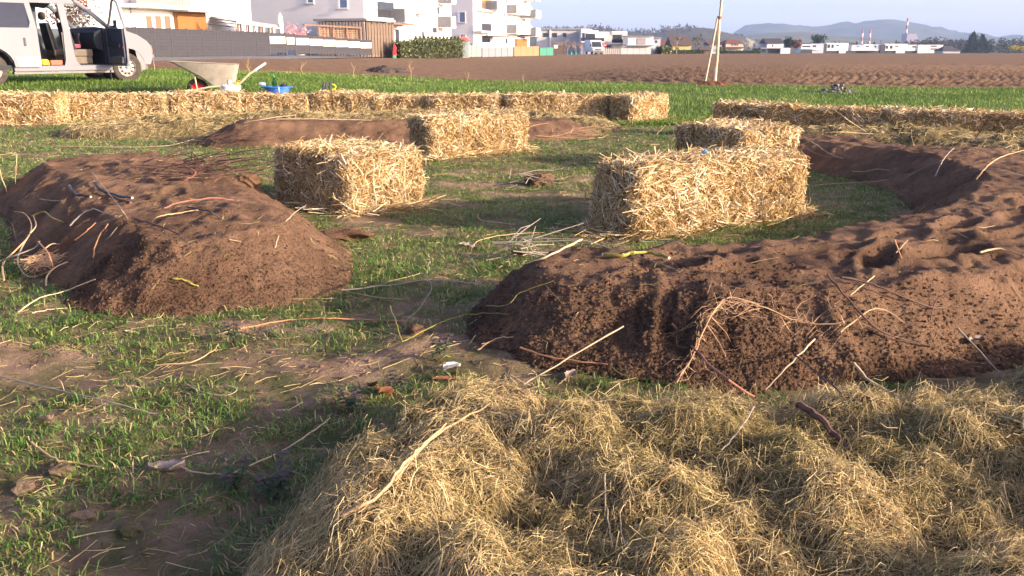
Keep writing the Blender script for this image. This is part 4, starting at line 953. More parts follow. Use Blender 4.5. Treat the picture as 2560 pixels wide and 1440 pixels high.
def win_front(fr, root, px0, py0, px1, py1, pane=M_PANE, y=0.0, frame=M_FRAME):
    a, b = fr.pick('y', y, px0, (py0+py1)/2), fr.pick('y', y, px1, (py0+py1)/2); z1, z0 = fr.pick('y', y, (px0+px1)/2, py0).z, fr.pick('y', y, (px0+px1)/2, py1).z
    x0, x1 = min(a.x, b.x), max(a.x, b.x); w = MB(); t = .1
    for q in ((x0,x0+t*2.5,z0,z1),(x1-t,x1,z0,z1),(x0+t*2.5,x1-t,z0,z0+t),(x0+t*2.5,x1-t,z1-t,z1)): w.box(q[0],q[1],y-.06,y+.02,q[2],q[3])
    w = w.build('window', frame, root); MB().box(x0+t*2.5,x1-t,y-.02,y+.01,z0+t,z1-t).build('pane', pane, w)
    MB().box(x0-.15,x1+.05,y-.14,y+.01,z0-.07,z0).build('sill', M_PALE, w); return w
def block(name, loc, Wd, L, H, label):
    root = empty(name, loc, RZ, label, 'building', 'apartment blocks along the road')
    MB().box(-Wd,0,0,L,-.6,H).build('wall', M_WALL, root)
    MB().box(-Wd-.15,.15,-.15,L+.15,H,H+.25).build('roof', M_ROOFG, root); return root
def rail(root, fr, y0, y1, x0, x1, z, h, m, step, nm='railing', front=True):
    r = MB(); r.box(x1-.04,x1,y0,y1,z+h-.05,z+h); r.box(x1-.04,x1,y0,y1,z+.05,z+.09); o = r.build(nm, m, root)
    n = max(2, int((y1-y0)/step)); b0 = None
    for k in range(n+1):
        y = y0+(y1-y0)*k/n
        if b0 is None: b0 = MB().box(x1-.035,x1-.012,-.025,.025,z+.09,z+h-.05).build('slat', m, o)
        else:
            c = b0.copy(); COL.objects.link(c); b = c
            b.location = (0, y, 0); continue
        b0.location = (0, y, 0)
    return o
# block 1: far left, behind the van and the dark fence
c1 = at(430, 68); c1 = Vector((c1.x-E1.x*14, c1.y-E1.y*14, float(T(-28, 62)))); f1 = Frame(c1)
B1 = block('apartment_building', c1, 11, 24.6, 9.5, 'white apartment block at far left with slatted balcony and wood panel')
a, b = f1.pick('x', 1.5, 346, 18), f1.pick('x', 1.5, 484, 18); zb = b.z
MB().box(.0,1.5,a.y,b.y,zb-.22,zb+.02).build('balcony_slab', M_WALL, B1); rail(B1, f1, a.y, b.y, 0, 1.52, zb-.25, 1.25, M_PALE, .16)
MB().box(1.2,1.3,a.y+.1,b.y-.1,zb+.05,zb+1.0).build('balcony_screen', mat('grey_balcony_screen', (.28,.27,.26), .8), B1)
for k in range(3): win_side(f1, B1, 362+k*23, 37, 381+k*23, 76, mat('brown_curtained_pane', (.20,.13,.09), .3), sill=False)
win_side(f1, B1, 190, 8, 222, 40); win_side(f1, B1, 560, 4, 580, 10)
a, b = f1.pick('x', .35, 444, 50), f1.pick('x', .35, 516, 50); z0, z1 = c1.z*0-.1, f1.pick('x', .35, 480, 24).z
wp = MB().box(.02,.30,a.y,b.y,z0,z1).build('wood_panel', M_WOODW, B1); n = 15; bd = MB().box(.30,.36,a.y,b.y,0,(z1-z0)/n-.035)
b0 = bd.build('board', M_WOODW, wp); b0.location = (0, 0, z0)
for k in range(1, n): c = b0.copy(); COL.objects.link(c); c.location = (0, 0, z0+(z1-z0)*k/n)
a = f1.pick('x', .08, 329, 40); MB().box(.0,.10,a.y-.05,a.y+.05,-.2,9.4).build('downpipe', M_PALE, B1)
a, b = f1.pick('x', 1.6, 470, 26), f1.pick('x', 1.6, 556, 27); MB().box(0,1.6,a.y,b.y,a.z-.06,a.z+.05).build('canopy_slab', M_PALE, B1)
# block 2: grey gable and receding lit side
c2 = at(915, 85); f2 = Frame(c2); B2 = block('apartment_building', c2, 13.2, 21.5, 9.5, 'white apartment block in the middle with plain grey-shaded gable wall')
win_front(f2, B2, 764, -6, 785, 9); win_front(f2, B2, 843, -8, 870, 22)
def bay(fr, root, px0, px1, py_top, py_bot, depth=1.5, panel=True, white=True, rl=False):
    """projecting balcony: slab, parapet, grey end panel towards the camera"""
    a, b = fr.pick('x', depth, px0, py_bot), fr.pick('x', depth, px1, py_bot); y0, y1 = a.y, b.y; z0 = a.z; z1 = fr.pick('x', depth, px0, py_top).z
    o = MB().box(0,depth,y0,y1,z0,z0+.2).build('balcony_slab', M_WALL, root)
    if white: MB().box(depth-.12,depth+.0,y0+.06,y1,z0+.2,z1).build('parapet', M_WALL, o)
    if rl: rail(root, fr, y0, y1, 0, depth+.02, z0+.15, z1-z0-.15, M_METAL, .22)
    if panel: MB().box(.02,depth-.01,y0-.03,y0+.04,z0+.1,z1+.03).build('end_panel', M_PANEL, o)
    return o
win_side(f2, B2, 941, 3, 985, 49, M_PANED, sill=False)
bay(f2, B2, 1013, 1040, 22, 57); bay(f2, B2, 945, 984, 21, 49, .5, False, False, True)
bay(f2, B2, 1128, 1140, 41, 70, 1.6); bay(f2, B2, 1128, 1140, -14, 10, 1.6)
a, b = f2.pick('x', 1.8, 984, 60), f2.pick('x', 1.8, 1034, 64); MB().box(0,1.8,a.y,b.y,a.z-.05,a.z+.12).build('porch_roof', M_WOODG, B2)
for q in ((986,72,998,108),(1041,63,1047,73),(1080,67,1092,84),(1091,16,1098,37),(1104,18,1109,37),(1053,76,1060,100),(1039,18,1043,27)): win_side(f2, B2, *q, pane=M_PANED, sill=False)
a, b = f2.pick('x', 1.2, 1050, 30), f2.pick('x', 1.2, 1075, 30); MB().box(0,1.2,a.y,b.y,a.z-.15,a.z).build('balcony_slab', M_WALL, B2); 
# block 3
c3 = at(1184, 116); f3 = Frame(c3); B3 = block('apartment_building', c3, 12, 24.5, 12.2, 'white apartment block at right end of the row with stepped balconies')
win_front(f3, B3, 1144, 29, 1164, 57); win_front(f3, B3, 1147, 85, 1165, 108); 
win_side(f3, B3, 1203, -4, 1228, 24, mat('brown_reed_screen', (.34,.18,.09), .9), sill=False); win_side(f3, B3, 1203, 58, 1228, 79, M_PANED, sill=False); win_side(f3, B3, 1203, 88, 1225, 108, M_PANED, sill=False)
bay(f3, B3, 1243, 1262, 2, 26, 1.6); bay(f3, B3, 1205, 1240, 3, 27, .8, False, False, True); bay(f3, B3, 1205, 1241, 58, 81, 1.2, False, False, True)
bay(f3, B3, 1292, 1330, 12, 35, 1.5); bay(f3, B3, 1292, 1330, 62, 85, 1.5); bay(f3, B3, 1340, 1352, 25, 46, 2.4); bay(f3, B3, 1340, 1352, 70, 92, 2.4); bay(f3, B3, 1340, 1350, -22, 2, 2.0)
for q in ((1257,32,1262,42),(1264,44,1269,60),(1264,-4,1269,8),(1310,42,1313,50),(1262,94,1268,110),(1292,88,1312,96)): win_side(f3, B3, *q, pane=M_PANED, sill=False)
a, b = f3.pick('x', .3, 1292, 105), f3.pick('x', .3, 1318, 105); MB().box(.0,.3,a.y,b.y,-.2,f3.pick('x', .3, 1300, 97).z).build('wood_panel', M_WOODW, B3)
MB().box(.1,2.4,3,7.5,2.45,2.6).build('terrace_awning', mat('dark_awning', (.10,.08,.07), .9), B3)

# ------------------------------------------------------------------ fences
def strip_mat(name, col, vert=.05, horiz=.2):
    m = mat(name, col, .75, .12, 3); N = m.node_tree.nodes; L = m.node_tree.links; b = N['Principled BSDF']; tc = [n for n in N if n.type == 'TEX_COORD'][0]
    br = N.new('ShaderNodeTexBrick'); mp = N.new('ShaderNodeMapping'); mp.inputs['Rotation'].default_value = (math.pi/2, 0, 0)
    L.new(tc.outputs['Object'], mp.inputs[0]); L.new(mp.outputs[0], br.inputs[0]); br.offset = 0; br.inputs['Scale'].default_value = 1
    br.inputs['Brick Width'].default_value = vert*2; br.inputs['Row Height'].default_value = horiz; br.inputs['Mortar Size'].default_value = .012
    bp = N.new('ShaderNodeBump'); bp.inputs['Strength'].default_value = .8; bp.inputs['Distance'].default_value = .02; bp.invert = True
    L.new(br.outputs['Fac'], bp.inputs['Height']); L.new(bp.outputs[0], b.inputs['Normal']); return m
M_FDARK = strip_mat('dark_privacy_strips', (.042,.042,.05), .1, .2); M_FWHITE = strip_mat('cream_privacy_strips', (.72,.66,.52), .1, .2)
M_POST = mat('fence_post_metal', (.05,.052,.06), .5)
def fence(name, label, px0, d0, yb0, yt0, px1, d1, yb1, yt1, n, layers, post=M_POST, gap=.0, cat='fence', ph=.06, zb=0.0):
    """layers: list of (fraction from, fraction to, material, part name)"""
    A, B = WP(px0, yb0, d0), WP(px1, yb1, d1); A2, B2_ = WP(px0, yt0, d0), WP(px1, yt1, d1); h0, h1 = A2.z-A.z, B2_.z-B.z
    A.z = float(T(A.x, A.y)); B.z = float(T(B.x, B.y)); L = (B.xy-A.xy).length; rz = math.atan2(B.y-A.y, B.x-A.x)
    root = empty(name, A, rz, label, cat)
    for k in range(n+1):
        t = k/n; h = h0+(h1-h0)*t; z = (B.z-A.z)*t; MB().box(L*t-.035,L*t+.035,-.03,.05,z-.1,z+h+ph).build('post', post, root)
    for k in range(n):
        t = (k+.5)/n; h = h0+(h1-h0)*t; z = (B.z-A.z)*t; x0, x1 = L*k/n+.04, L*(k+1)/n-.04
        for a, b, m, nm in layers: 
            if m is None: continue
            MB().box(0,x1-x0,-.02,.02,0,h*(b-a)-.01).build(nm, m, root, loc=(x0, 0, z+h*a+.03+zb))
    return root
fence('privacy_fence', 'tall dark grey privacy fence along the road behind the van', 300, 53, 145, 68.5, 674, 68, 138, 78, 10, [(0.02,1,M_FDARK,'panel')])
LAY = [(.15,.54,M_FDARK,'lower_strip'),(.54,.86,M_FWHITE,'white_strip'),(.86,1,M_FDARK,'upper_strip')]
fence('striped_fence', 'short dark fence section with cream stripe left of the garden gate', 676, 68.5, 138, 78.5, 716, 70, 137.5, 80.5, 1, LAY)
fence('striped_gate', 'narrow dark garden gate with cream stripe', 718, 70.2, 137.5, 80.5, 739, 71, 137, 81.5, 1, [(.28,.54,M_FDARK,'lower_strip'),(.54,.86,M_FWHITE,'white_strip'),(.86,1,M_FDARK,'upper_strip'),(.02,.06,M_POST,'bottom_bar')], ph=.1, cat='gate')
fence('striped_fence', 'long dark fence with cream stripe in front of the wooden shed', 741, 71.2, 137, 81.5, 930, 79, 135.6, 91.5, 6, LAY)
fence('mesh_fence', 'green wire mesh gate and fence beside the hedge', 1152, 98, 136, 103, 1204, 104, 135.5, 106, 4, [(0.05,.97,mat('grey_green_mesh', (.20,.24,.22), .8),'mesh_panel')], post=mat('green_post', (.02,.09,.055), .5), ph=.2)
fence('screen_fence', 'mid grey fabric screen fence right of the green mesh', 1205, 104, 135.5, 111.5, 1283, 113, 135, 112, 5, [(0.02,1,mat('blue_grey_screen', (.19,.20,.22), .8),'screen_panel')], cat='fence')
fence('reed_fence', 'brown reed mat fence below the orange wood panel', 1285, 113.5, 135, 110, 1347, 121, 134.6, 110, 4, [(0.02,1,mat('brown_reed', (.25,.17,.09), .95, .25, 12),'reed_panel')], post=M_WOODG)
fence('green_screen_fence', 'green fabric screen fence right of the brown reed fence', 1349, 122, 134.6, 114, 1383, 127, 134.5, 114, 2, [(0.02,1,mat('green_screen', (.05,.19,.14), .8),'screen_panel')])
fence('board_fence', 'tall grey board fence right of the white delivery van', 1552, 165, 134.3, 119, 1627, 172, 134, 119, 5, [(0.02,1,mat('pale_grey_boards', (.22,.22,.225), .8),'board_panel')])
fence('picket_fence', 'dark slatted yard fence beside the white delivery van', 1500, 160, 134.6, 117, 1550, 164, 134.3, 118, 10, [(0.05,.85,mat('brown_dark_slats', (.12,.10,.095), .8),'slat_panel')], post=M_PALE)

# ------------------------------------------------------------------ shed, pergola, awning, parasol
sc = at(918, 81.5); fs = Frame(sc); shed = empty('garden_shed', sc, RZ+.0, 'weathered wooden garden shed with flat grey roof', 'shed')
xl = fs.pick('y', 0, 792, 60).x; yr = fs.pick('x', 0, 985, 100).y; zt = fs.pick('y', 0, 918, 52).z; 
MB().box(xl,-.06,.06,yr,-.1,zt-.05).build('inner_wall', mat('dark_shed_boards', (.05,.042,.038), .9), shed)
MB().box(xl-.25,.18,-.2,yr+.15,zt,zt+.22).build('roof', M_ROOFG, shed, bevel=.02)
n = 19; b0 = None
for k in range(n):
    y0 = .0+(yr)*k/n; 
    if b0 is None: b0 = MB().box(0,.05,.02,yr/n-.05,0,zt-.12).build('plank', M_WOODG, shed)
    else: c = b0.copy(); COL.objects.link(c); c.location = (0, y0, (.05 if k % 3 else .0)); c.scale = (1+.5*(k % 2), 1, 1-.012*(k % 4))
n = 15; b0 = None
for k in range(n):
    x0 = xl+(-xl)*k/n
    if b0 is None: b0 = MB().box(0,.22,-.04,.04,0,zt-.05).build('batten', mat('pale_battens', (.42,.38,.34), .8), shed); b0.location = (x0, 0, 0)
    else: c = b0.copy(); COL.objects.link(c); c.location = (x0, 0, 0)
pg0 = WP(764, 136, 79); pg0.z = float(T(pg0.x, 79)); pg1 = WP(904, 136, 80.5); rz = math.atan2(pg1.y-79, pg1.x-pg0.x); PLn = (pg1.xy-pg0.xy).length
pg = empty('pergola', pg0, rz, 'low brown wooden pergola with lattice in front of the shed', 'pergola'); M_PGW = mat('red_brown_timber', (.36,.19,.115), .85, .2, 6)
zt = WP(830, 64, 79.7).z-pg0.z
MB().add([(0,-.8,zt),(PLn,-.8,zt-.25),(PLn,1.2,zt-.1),(0,1.2,zt+.05),(0,-.8,zt+.08),(PLn,-.8,zt-.17),(PLn,1.2,zt-.02),(0,1.2,zt+.13)], [(3,2,1,0),(4,5,6,7),(0,1,5,4),(1,2,6,5),(2,3,7,6),(3,0,4,7)]).build('roof_boards', M_PGW, pg)
for k in range(5): MB().box(-.06,.06,-.06,.06,0,zt-.1).build('post', M_PGW, pg, loc=(PLn*k/4*.98+.05, -.6, 0))
for k in range(9): MB().box(1.1,PLn-.2,-.42,-.40,zt-.25-.15*k-.05,zt-.25-.15*k).build('lattice_slat', mat('lattice_wood', (.45,.29,.18), .85), pg)
for k in range(9): MB().box(0,.04,-.44,-.423,zt-1.6,zt-.2).build('lattice_upright', mat('lattice_wood', (.45,.29,.18), .85), pg, loc=(1.2+(PLn-1.6)*k/8, 0, 0))
M_CAN = mat('faded_pink_canvas', (.62,.50,.45), .9, .08, 2)
aw0 = WP(522, 80, 69); aw = empty('garden_awning', (aw0.x, aw0.y, float(T(aw0.x, 69))), 0, 'faded canvas garden awning with hanging curtains beside the wood panel', 'awning')
def al(px, py, d): p = WP(px, py, d); return (p.x-aw0.x, p.y-aw0.y, p.z-float(T(aw0.x, 69)))
m = MB(); top = [al(522,38,73), al(690,62,76), al(700,70,73), al(590,56,70)]; m.add(top+[(x,y,z-.06) for x, y, z in top], [(0,1,2,3),(7,6,5,4),(0,4,5,1),(1,5,6,2),(2,6,7,3),(3,7,4,0)]); m.build('canvas_roof', M_CAN, aw)
for k, (p0, p1) in enumerate(((592,612),(614,630),(632,645),(648,664),(670,690))):
    a, b = al(p0, 58+k*2.2, 70.5+k*.5), al(p1, 60+k*2.2, 70.8+k*.5); pts = []
    w = MB(); N_ = 8
    for q in range(N_+1):
        t = q/N_; x = a[0]+(b[0]-a[0])*t; y = a[1]+.12*math.sin(q*1.9); pts.append((x, y))
    w.loft([[(x, y, 0.3), (x, y+.03, .3), (x, y+.03, a[2]), (x, y, a[2])] for x, y in pts]); w.build('curtain', M_CAN if k != 2 else M_WPL, aw)
for px_, d_ in ((524,70),(590,70),(697,73)): p = al(px_, 60, d_); MB().tube([(p[0],p[1],0),(p[0],p[1],p[2])], .04, 6).build('pole', M_METAL, aw)
for py_ in (46, 52, 60): MB().tube([al(522, py_, 70), al(590, py_+8, 70)], .05, 5).build('awning_arm', M_METAL, aw)
pp = at(707, 74); ps = empty('garden_parasol', pp, 0, 'closed white garden parasol standing behind the fence', 'parasol')
zt = WP(706, 32, 74).z-pp.z
MB().tube([(0,0,0),(0,0,zt)], .03, 6).build('pole', M_PALE, ps)
MB().lathe([(.10,zt-1.75),(.19,zt-1.5),(.20,zt-.8),(.16,zt-.25),(.03,zt)], 10).build('canopy', mat('white_canvas', (.74,.74,.73), .9), ps, smooth=True)

# ------------------------------------------------------------------ plants
def leaves(n, c, rad, size, seed, shell=.55, clump=14):
    """small leaf-sized triangles spread through clumps in an ellipsoid"""
    r = np.random.default_rng(seed); d = r.normal(0, 1, (clump, 3)); d /= np.linalg.norm(d, axis=1, keepdims=True); cc = d*(r.random((clump, 1))**.5)*.72
    k = r.integers(0, clump, n); p = cc[k]+r.normal(0, 1, (n, 3))*.17; p = p/np.maximum(1, np.linalg.norm(p, axis=1, keepdims=True)*.95)
    P = np.array(c)+p*np.array(rad); a = r.normal(0, 1, (n, 3)); b = r.normal(0, 1, (n, 3)); s = size*r.uniform(.5, 1.4, (n, 1))
    a = a/np.linalg.norm(a, axis=1, keepdims=True)*s; b = b/np.linalg.norm(b, axis=1, keepdims=True)*s
    return np.stack([P, P+a, P+b], 1).reshape(-1, 3), np.clip(np.repeat(r.normal(.5, .2, n)+p[:, 2]*.0, 3), 0, 1)
def branches(m, p, d, L, r0, depth, rnd, spread=.55, n=3, out=None):
    q = p+d*L; mid = (p+q)/2+Vector((rnd.uniform(-1,1), rnd.uniform(-1,1), 0))*L*.06
    m.tube([p, mid, q], [r0, r0*.8, r0*.55], 5 if depth > 1 else 3, False)
    if depth == 0: return
    for k in range(n):
        v = Vector((rnd.gauss(0,1), rnd.gauss(0,1), rnd.gauss(0,.6))).normalized(); nd = (d+v*spread).normalized(); nd.z = max(nd.z, -.1)
        branches(m, p+d*L*rnd.uniform(.45, 1), nd, L*rnd.uniform(.55,.8), r0*.5, depth-1, rnd, spread, n)
def tree(name, label, base, h, rad, nleaf, lsize, lm, seed, cat='tree', group=None, trunk_h=.35, bm=None, depth=3, n=3, r0=None, conifer=False):
    rnd = random.Random(seed); root = empty(name, base, rnd.uniform(0, 6), label, cat, group); bm = bm or mat('tree_bark', (.12,.10,.085), .95)
    m = MB(); r0 = r0 or h*.02
    if conifer: m.tube([Vector((0,0,-.2)), Vector((0,0,h*.95))], [r0, r0*.2], 6)
    else: branches(m, Vector((0,0,-.2)), Vector((0,0,1)), h*trunk_h, r0, depth, rnd, n=n)
    m.build('trunk', bm, root)
    if nleaf:
        if conifer:
            r = np.random.default_rng(seed); z = 1-r.random(nleaf)**.5; th = r.uniform(0, 6.28, nleaf); rr_ = rad*(1-z)*r.uniform(.4, 1.1, nleaf)*(1+.3*np.sin(z*40))
            P = np.stack([np.cos(th)*rr_, np.sin(th)*rr_, h*.06+z*h*.94], 1); a = np.stack([np.cos(th), np.sin(th), -.5+0*th], 1)*lsize; b = r.normal(0, 1, (nleaf, 3))*lsize*.6
            V, rn = np.stack([P, P+a, P+b], 1).reshape(-1, 3), np.repeat(np.clip(r.normal(.5,.2,nleaf),0,1), 3)
        else: V, rn = leaves(nleaf, (0, 0, h*.64), (rad, rad, h*.38), lsize, seed, clump=22)
        mesh_np('crown', V, [np.arange(len(V)).reshape(-1, 3)], lm, root, rnd=rn)
    return root
M_LEAFD = mat_ramp('dark_leaf', [(0,(.02,.035,.014)),(.6,(.045,.07,.025)),(1,(.09,.12,.04))], .6, .2)
M_LEAFR = mat_ramp('red_brown_leaf', [(0,(.10,.04,.025)),(.6,(.25,.11,.07)),(1,(.42,.25,.16))], .6, .2)
M_BLOS = mat_ramp('white_blossom', [(0,(.35,.30,.22)),(.5,(.68,.64,.56)),(1,(.8,.78,.72))], .7, .2)
M_PINK = mat_ramp('pink_blossom', [(0,(.35,.14,.15)),(.5,(.68,.33,.40)),(1,(.8,.55,.58))], .7, .2)
M_BUSHY = mat_ramp('yellow_blossom', [(0,(.30,.25,.02)),(1,(.75,.58,.05))], .7, .2)
M_CON = mat_ramp('conifer_needles', [(0,(.012,.022,.013)),(.6,(.028,.045,.024)),(1,(.05,.07,.03))], .7, .1)
M_TWIG = mat('bare_twigs', (.21,.15,.115), .9, .2); M_TWIGP = mat('pale_twigs', (.34,.25,.20), .9, .2)
M_LAUREL = mat_ramp('laurel_leaf', [(0,(.03,.05,.012)),(.5,(.075,.10,.025)),(.85,(.16,.18,.05)),(1,(.28,.28,.10))], .45, .15, .5)
tree('copper_tree', 'copper-leaved small tree seen through the open van', at(205, 45), 3.9, 1.6, 1500, .12, M_LEAFR, 31)
tree('blossom_shrub', 'pink flowering shrub behind the striped gate', at(742, 77), 2.9, 1.25, 900, .10, M_PINK, 32, 'shrub')
tree('bare_shrub', 'bare grey garden shrub beside the closed parasol', at(696, 73), 2.6, .8, 0, .1, None, 33, 'shrub', depth=4, bm=M_TWIG)
def hedge(name, label, px0, px1, d0, d1, ytop, dep, n, size, m, seed, spikes=0):
    a, b = at(px0, d0), at(px1, d1); L = (b.xy-a.xy).length; root = empty(name, a, math.atan2(b.y-a.y, b.x-a.x), label, 'hedge'); h = WP(px0, ytop, d0).z-a.z
    r = np.random.default_rng(seed); x = r.uniform(0, L, n); z = r.random(n)**.75*h*(1+.05*np.sin(x*5)+.05*fbm(x*2, x*0, seed)); y = r.uniform(-dep/2, dep/2, n)*(1+.25*fbm(x*3, z*3, seed+1, 2))
    P = np.stack([x, y, z], 1)
    if spikes:
        k = n//6; xs_ = r.integers(0, spikes, k)*L/spikes+L*.5/spikes; t = r.random(k); P = np.concatenate([P, np.stack([xs_+r.normal(0, .1, k)*(1-t), r.normal(0, .1, k)*(1-t), h*(.97+.17*t)], 1)])
    n = len(P); A = r.normal(0, 1, (n, 3)); B = r.normal(0, 1, (n, 3)); A *= size/np.linalg.norm(A, axis=1, keepdims=True); B *= size*.8/np.linalg.norm(B, axis=1, keepdims=True)
    V = np.stack([P, P+A, P+B], 1).reshape(-1, 3)
    mesh_np('foliage', V, [np.arange(len(V)).reshape(-1, 3)], m, root, rnd=np.repeat(np.clip(r.normal(.5,.22,n), 0, 1), 3))
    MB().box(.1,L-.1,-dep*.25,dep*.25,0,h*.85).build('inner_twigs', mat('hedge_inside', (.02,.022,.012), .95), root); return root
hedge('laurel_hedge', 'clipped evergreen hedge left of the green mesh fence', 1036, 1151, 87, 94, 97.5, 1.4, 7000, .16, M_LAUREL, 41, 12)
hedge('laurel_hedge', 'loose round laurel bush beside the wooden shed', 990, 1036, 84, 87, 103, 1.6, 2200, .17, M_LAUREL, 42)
hedge('garden_hedge', 'low olive hedge in front of the dark roofed house', 1647, 1672, 176, 178, 116, 2, 1200, .3, M_LAUREL, 43)
rs = at(986.5, 83.5); sl_ = empty('toy_slide', rs, 0, 'red plastic toy between shed and hedge', 'toy'); M_REDP = mat('red_plastic', (.72,.05,.08), .45)
MB().loft([[(-.22,-.2,.0),(.25,-.2,.0),(.25,.2,.0),(-.22,.2,.0)],[(-.2,-.2,.5),(.2,-.2,.5),(.2,.2,.5),(-.2,.2,.5)],[(-.12,-.15,1.0),(.3,-.15,1.0),(.3,.15,1.0),(-.12,.15,1.0)],[(-.1,-.12,1.5),(.12,-.12,1.5),(.12,.12,1.5),(-.1,.12,1.5)]]).build('slide_body', M_REDP, sl_, bevel=.04, smooth=True); sl_.location.z += .3; sl_.scale = (.7,.7,.62)
MB().box(-.2,.2,-.18,.18,-.45,0).build('slide_foot', mat('green_plastic', (.12,.4,.22), .5), sl_)
ph0 = at(1160, 97); ph_ = empty('playhouse', ph0, 0, 'small playhouse with red roof behind the hedge', 'playhouse')
MB().box(-.55,.55,-.4,.4,0,1.75).build('wall', mat('faded_teal', (.30,.36,.36), .7), ph_); MB().prism([(-.75,1.75),(.75,1.75),(0,2.3)], lambda a, b, t: (a, t, b), -.5, .5).build('roof', mat('faded_red_roof', (.55,.16,.12), .8), ph_)

# ------------------------------------------------------------------ far houses
def house(name, label, d, boxes, wins=(), roof=None, cat='house', group='houses beyond the field', base=None):
    """boxes: (px0,py_top,px1,py_bot,depth offset,thickness,material,part name)"""
    x0 = boxes[0][0]; o = at(x0, d); root = empty(name, o, 0, label, cat, group)
    def lc(px, py, dd): p = WP(px, py, d+dd); return p-o
    for (a, t, b, bt, dd, th, m, nm) in boxes:
        p, q = lc(a, t, dd), lc(b, bt, dd); z0 = q.z if bt < 128 else min(q.z, float(T(q.x+o.x, d))-o.z-.3)
        MB().box(p.x,q.x,p.y,p.y+th,z0,p.z).build(nm, m, root)
    for w in wins:
        a, t, b, bt, dd = w[:5]; pn = w[5] if len(w) > 5 else M_PANED
        p, q = lc(a, t, dd), lc(b, bt, dd); f = (p.z-q.z)*.08
        fr = MB().box(p.x,q.x,p.y-.05,p.y+.02,q.z,p.z).build('window', M_PANEL, root); MB().box(p.x+f,q.x-f,p.y-.09,p.y-.052,q.z+f,p.z-f).build('pane', pn, fr)
    return root, lc
WH = M_WALL; GR = mat('pale_grey_render', (.50,.49,.48), .9, .04); GB = mat('grey_blue_render', (.42,.45,.52), .9, .04); DK = mat('dark_plinth', (.06,.06,.07), .8); BALC = mat('dark_glass_balcony', (.03,.035,.06), .3)
M_TILE = mat('red_roof_tiles', (.22,.075,.055), .9, .15, 3); M_TILEB = mat('brown_roof_tiles', (.115,.085,.07), .9, .15, 3); M_TILED = mat('dark_roof_tiles', (.065,.06,.065), .8, .1, 3); M_YWALL = mat('yellow_render', (.52,.43,.17), .9)
house('cube_house', 'long white flat-roofed house with three dark windows', 185, [(1342,73,1480,133,0,9,GR,'wall'),(1340,71,1470,74,-.4,10,M_ROOFG,'roof'),(1374,71,1377,133,-.25,.4,WH,'wall_fin'),(1340,74,1348,93,-.6,.5,mat('brown_niche', (.12,.09,.08), .8),'niche')],
      [(1358,82,1371,93,0),(1380,82,1393,93,0),(1408,82,1416,93,0)])
house('cube_house', 'white flat-roofed house with dark balcony left of the twin', 180, [(1453,76,1495,133,0,8,WH,'wall'),(1453,72,1476,82,-.2,4,WH,'parapet'),(1453,94,1488,103,-2.2,.3,BALC,'balcony_rail'),(1488,95,1510,103,-2.4,.3,BALC,'balcony_rail'),(1453,103,1510,106,-2.2,2.4,WH,'balcony_slab'),(1462,106,1512,133,-.3,3,GR,'lower_wall')],
      [(1456,83,1462,96,0),(1464,84,1488,95,0)])
house('cube_house', 'white flat-roofed house with dark balcony right of its twin', 188, [(1488,79,1567,133,0,8,GR,'wall'),(1530,78,1567,86,-.2,4,WH,'parapet'),(1530,98,1576,107,-2.2,.3,BALC,'balcony_rail'),(1530,107,1578,110,-2.2,2.4,WH,'balcony_slab'),(1534,110,1552,133,-.4,2,WH,'lower_wall')],
      [(1532,86,1555,99,0),(1510,112,1528,130,0)])
house('cube_house', 'pale house with wide mauve window and lean-to roof', 178, [(1570,91,1632,134,0,8,WH,'wall'),(1565,89.5,1634,91.5,-.4,9,M_ROOFG,'roof'),(1565,112,1634,115,-2,3,M_ROOFG,'porch_roof'),(1634,95,1650,134,.5,6,GB,'side_wing'),(1634,93,1655,95,0,7,M_ROOFG,'wing_roof')],
      [(1592,96,1614,111,0,mat('mauve_blind', (.33,.28,.27), .8)),(1638,101,1643,107,.5)])
def gable(name, label, d, px0, px1, ytop, yeave, ybot, wall, tile, wins=(), hip=False, extra=(), th=9, group='houses beyond the field'):
    root, lc = house(name, label, d, [(px0,yeave,px1,ybot,0,th,wall,'wall')]+list(extra), wins, group=group)
    a, b = lc(px0, yeave, 0), lc(px1, yeave, 0); zt = lc((px0+px1)/2, ytop, th/2).z; o = .5; x0, x1 = a.x-o, b.x+o; k = (x1-x0)*.3 if hip else 0
    MB().add([(x0,-o,a.z-.1),(x1,-o,a.z-.1),(x1,th+o,a.z-.1),(x0,th+o,a.z-.1),(x0+k,th/2,zt),(x1-k,th/2,zt)], [(0,1,5,4),(1,2,5),(2,3,4,5),(3,0,4),(3,2,1,0)]).build('roof', tile, root)
    return root, lc
gable('farm_house', 'yellow house under a large dark brown roof', 230, 1682, 1727, 91, 112, 133, M_YWALL, M_TILEB, [(1690,118,1697,124,0)], extra=[(1708,90,1711.5,97,2,.8,M_TILE,'chimney')])
gable('small_house', 'small house with red roof left of the yellow one', 240, 1652, 1668, 102, 114, 133, WH, M_TILE)
gable('villa', 'cream villa with hipped red roof beside the blossom tree', 300, 1815, 1858, 99, 107, 132, mat('cream_render', (.55,.48,.38), .9), M_TILE, [(1829,110,1833,114,0),(1836,110,1840,114,0),(1842,110,1845,114,0)], True, [(1812,117,1862,120,-1.5,3,M_TILE,'porch_roof')])
gable('gabled_house', 'white house under a plain dark gable roof', 330, 1918, 1957, 96, 108, 131, WH, M_TILED, [(1930,112,1933,117,0)], extra=[(1902,119,1953,122,-2,3,M_ROOFG,'carport_roof'),(1922,122,1952,131,-.5,.4,DK,'carport_back'),(1952,120,1975,131.5,-2,4,WH,'garage'),(1889,110,1914,124,2,5,GR,'side_wing')])
gable('small_house', 'low house with red roof behind the leaning stake', 300, 1775, 1803, 104, 111, 132, GR, mat('brown_red_tiles', (.17,.07,.06), .9))
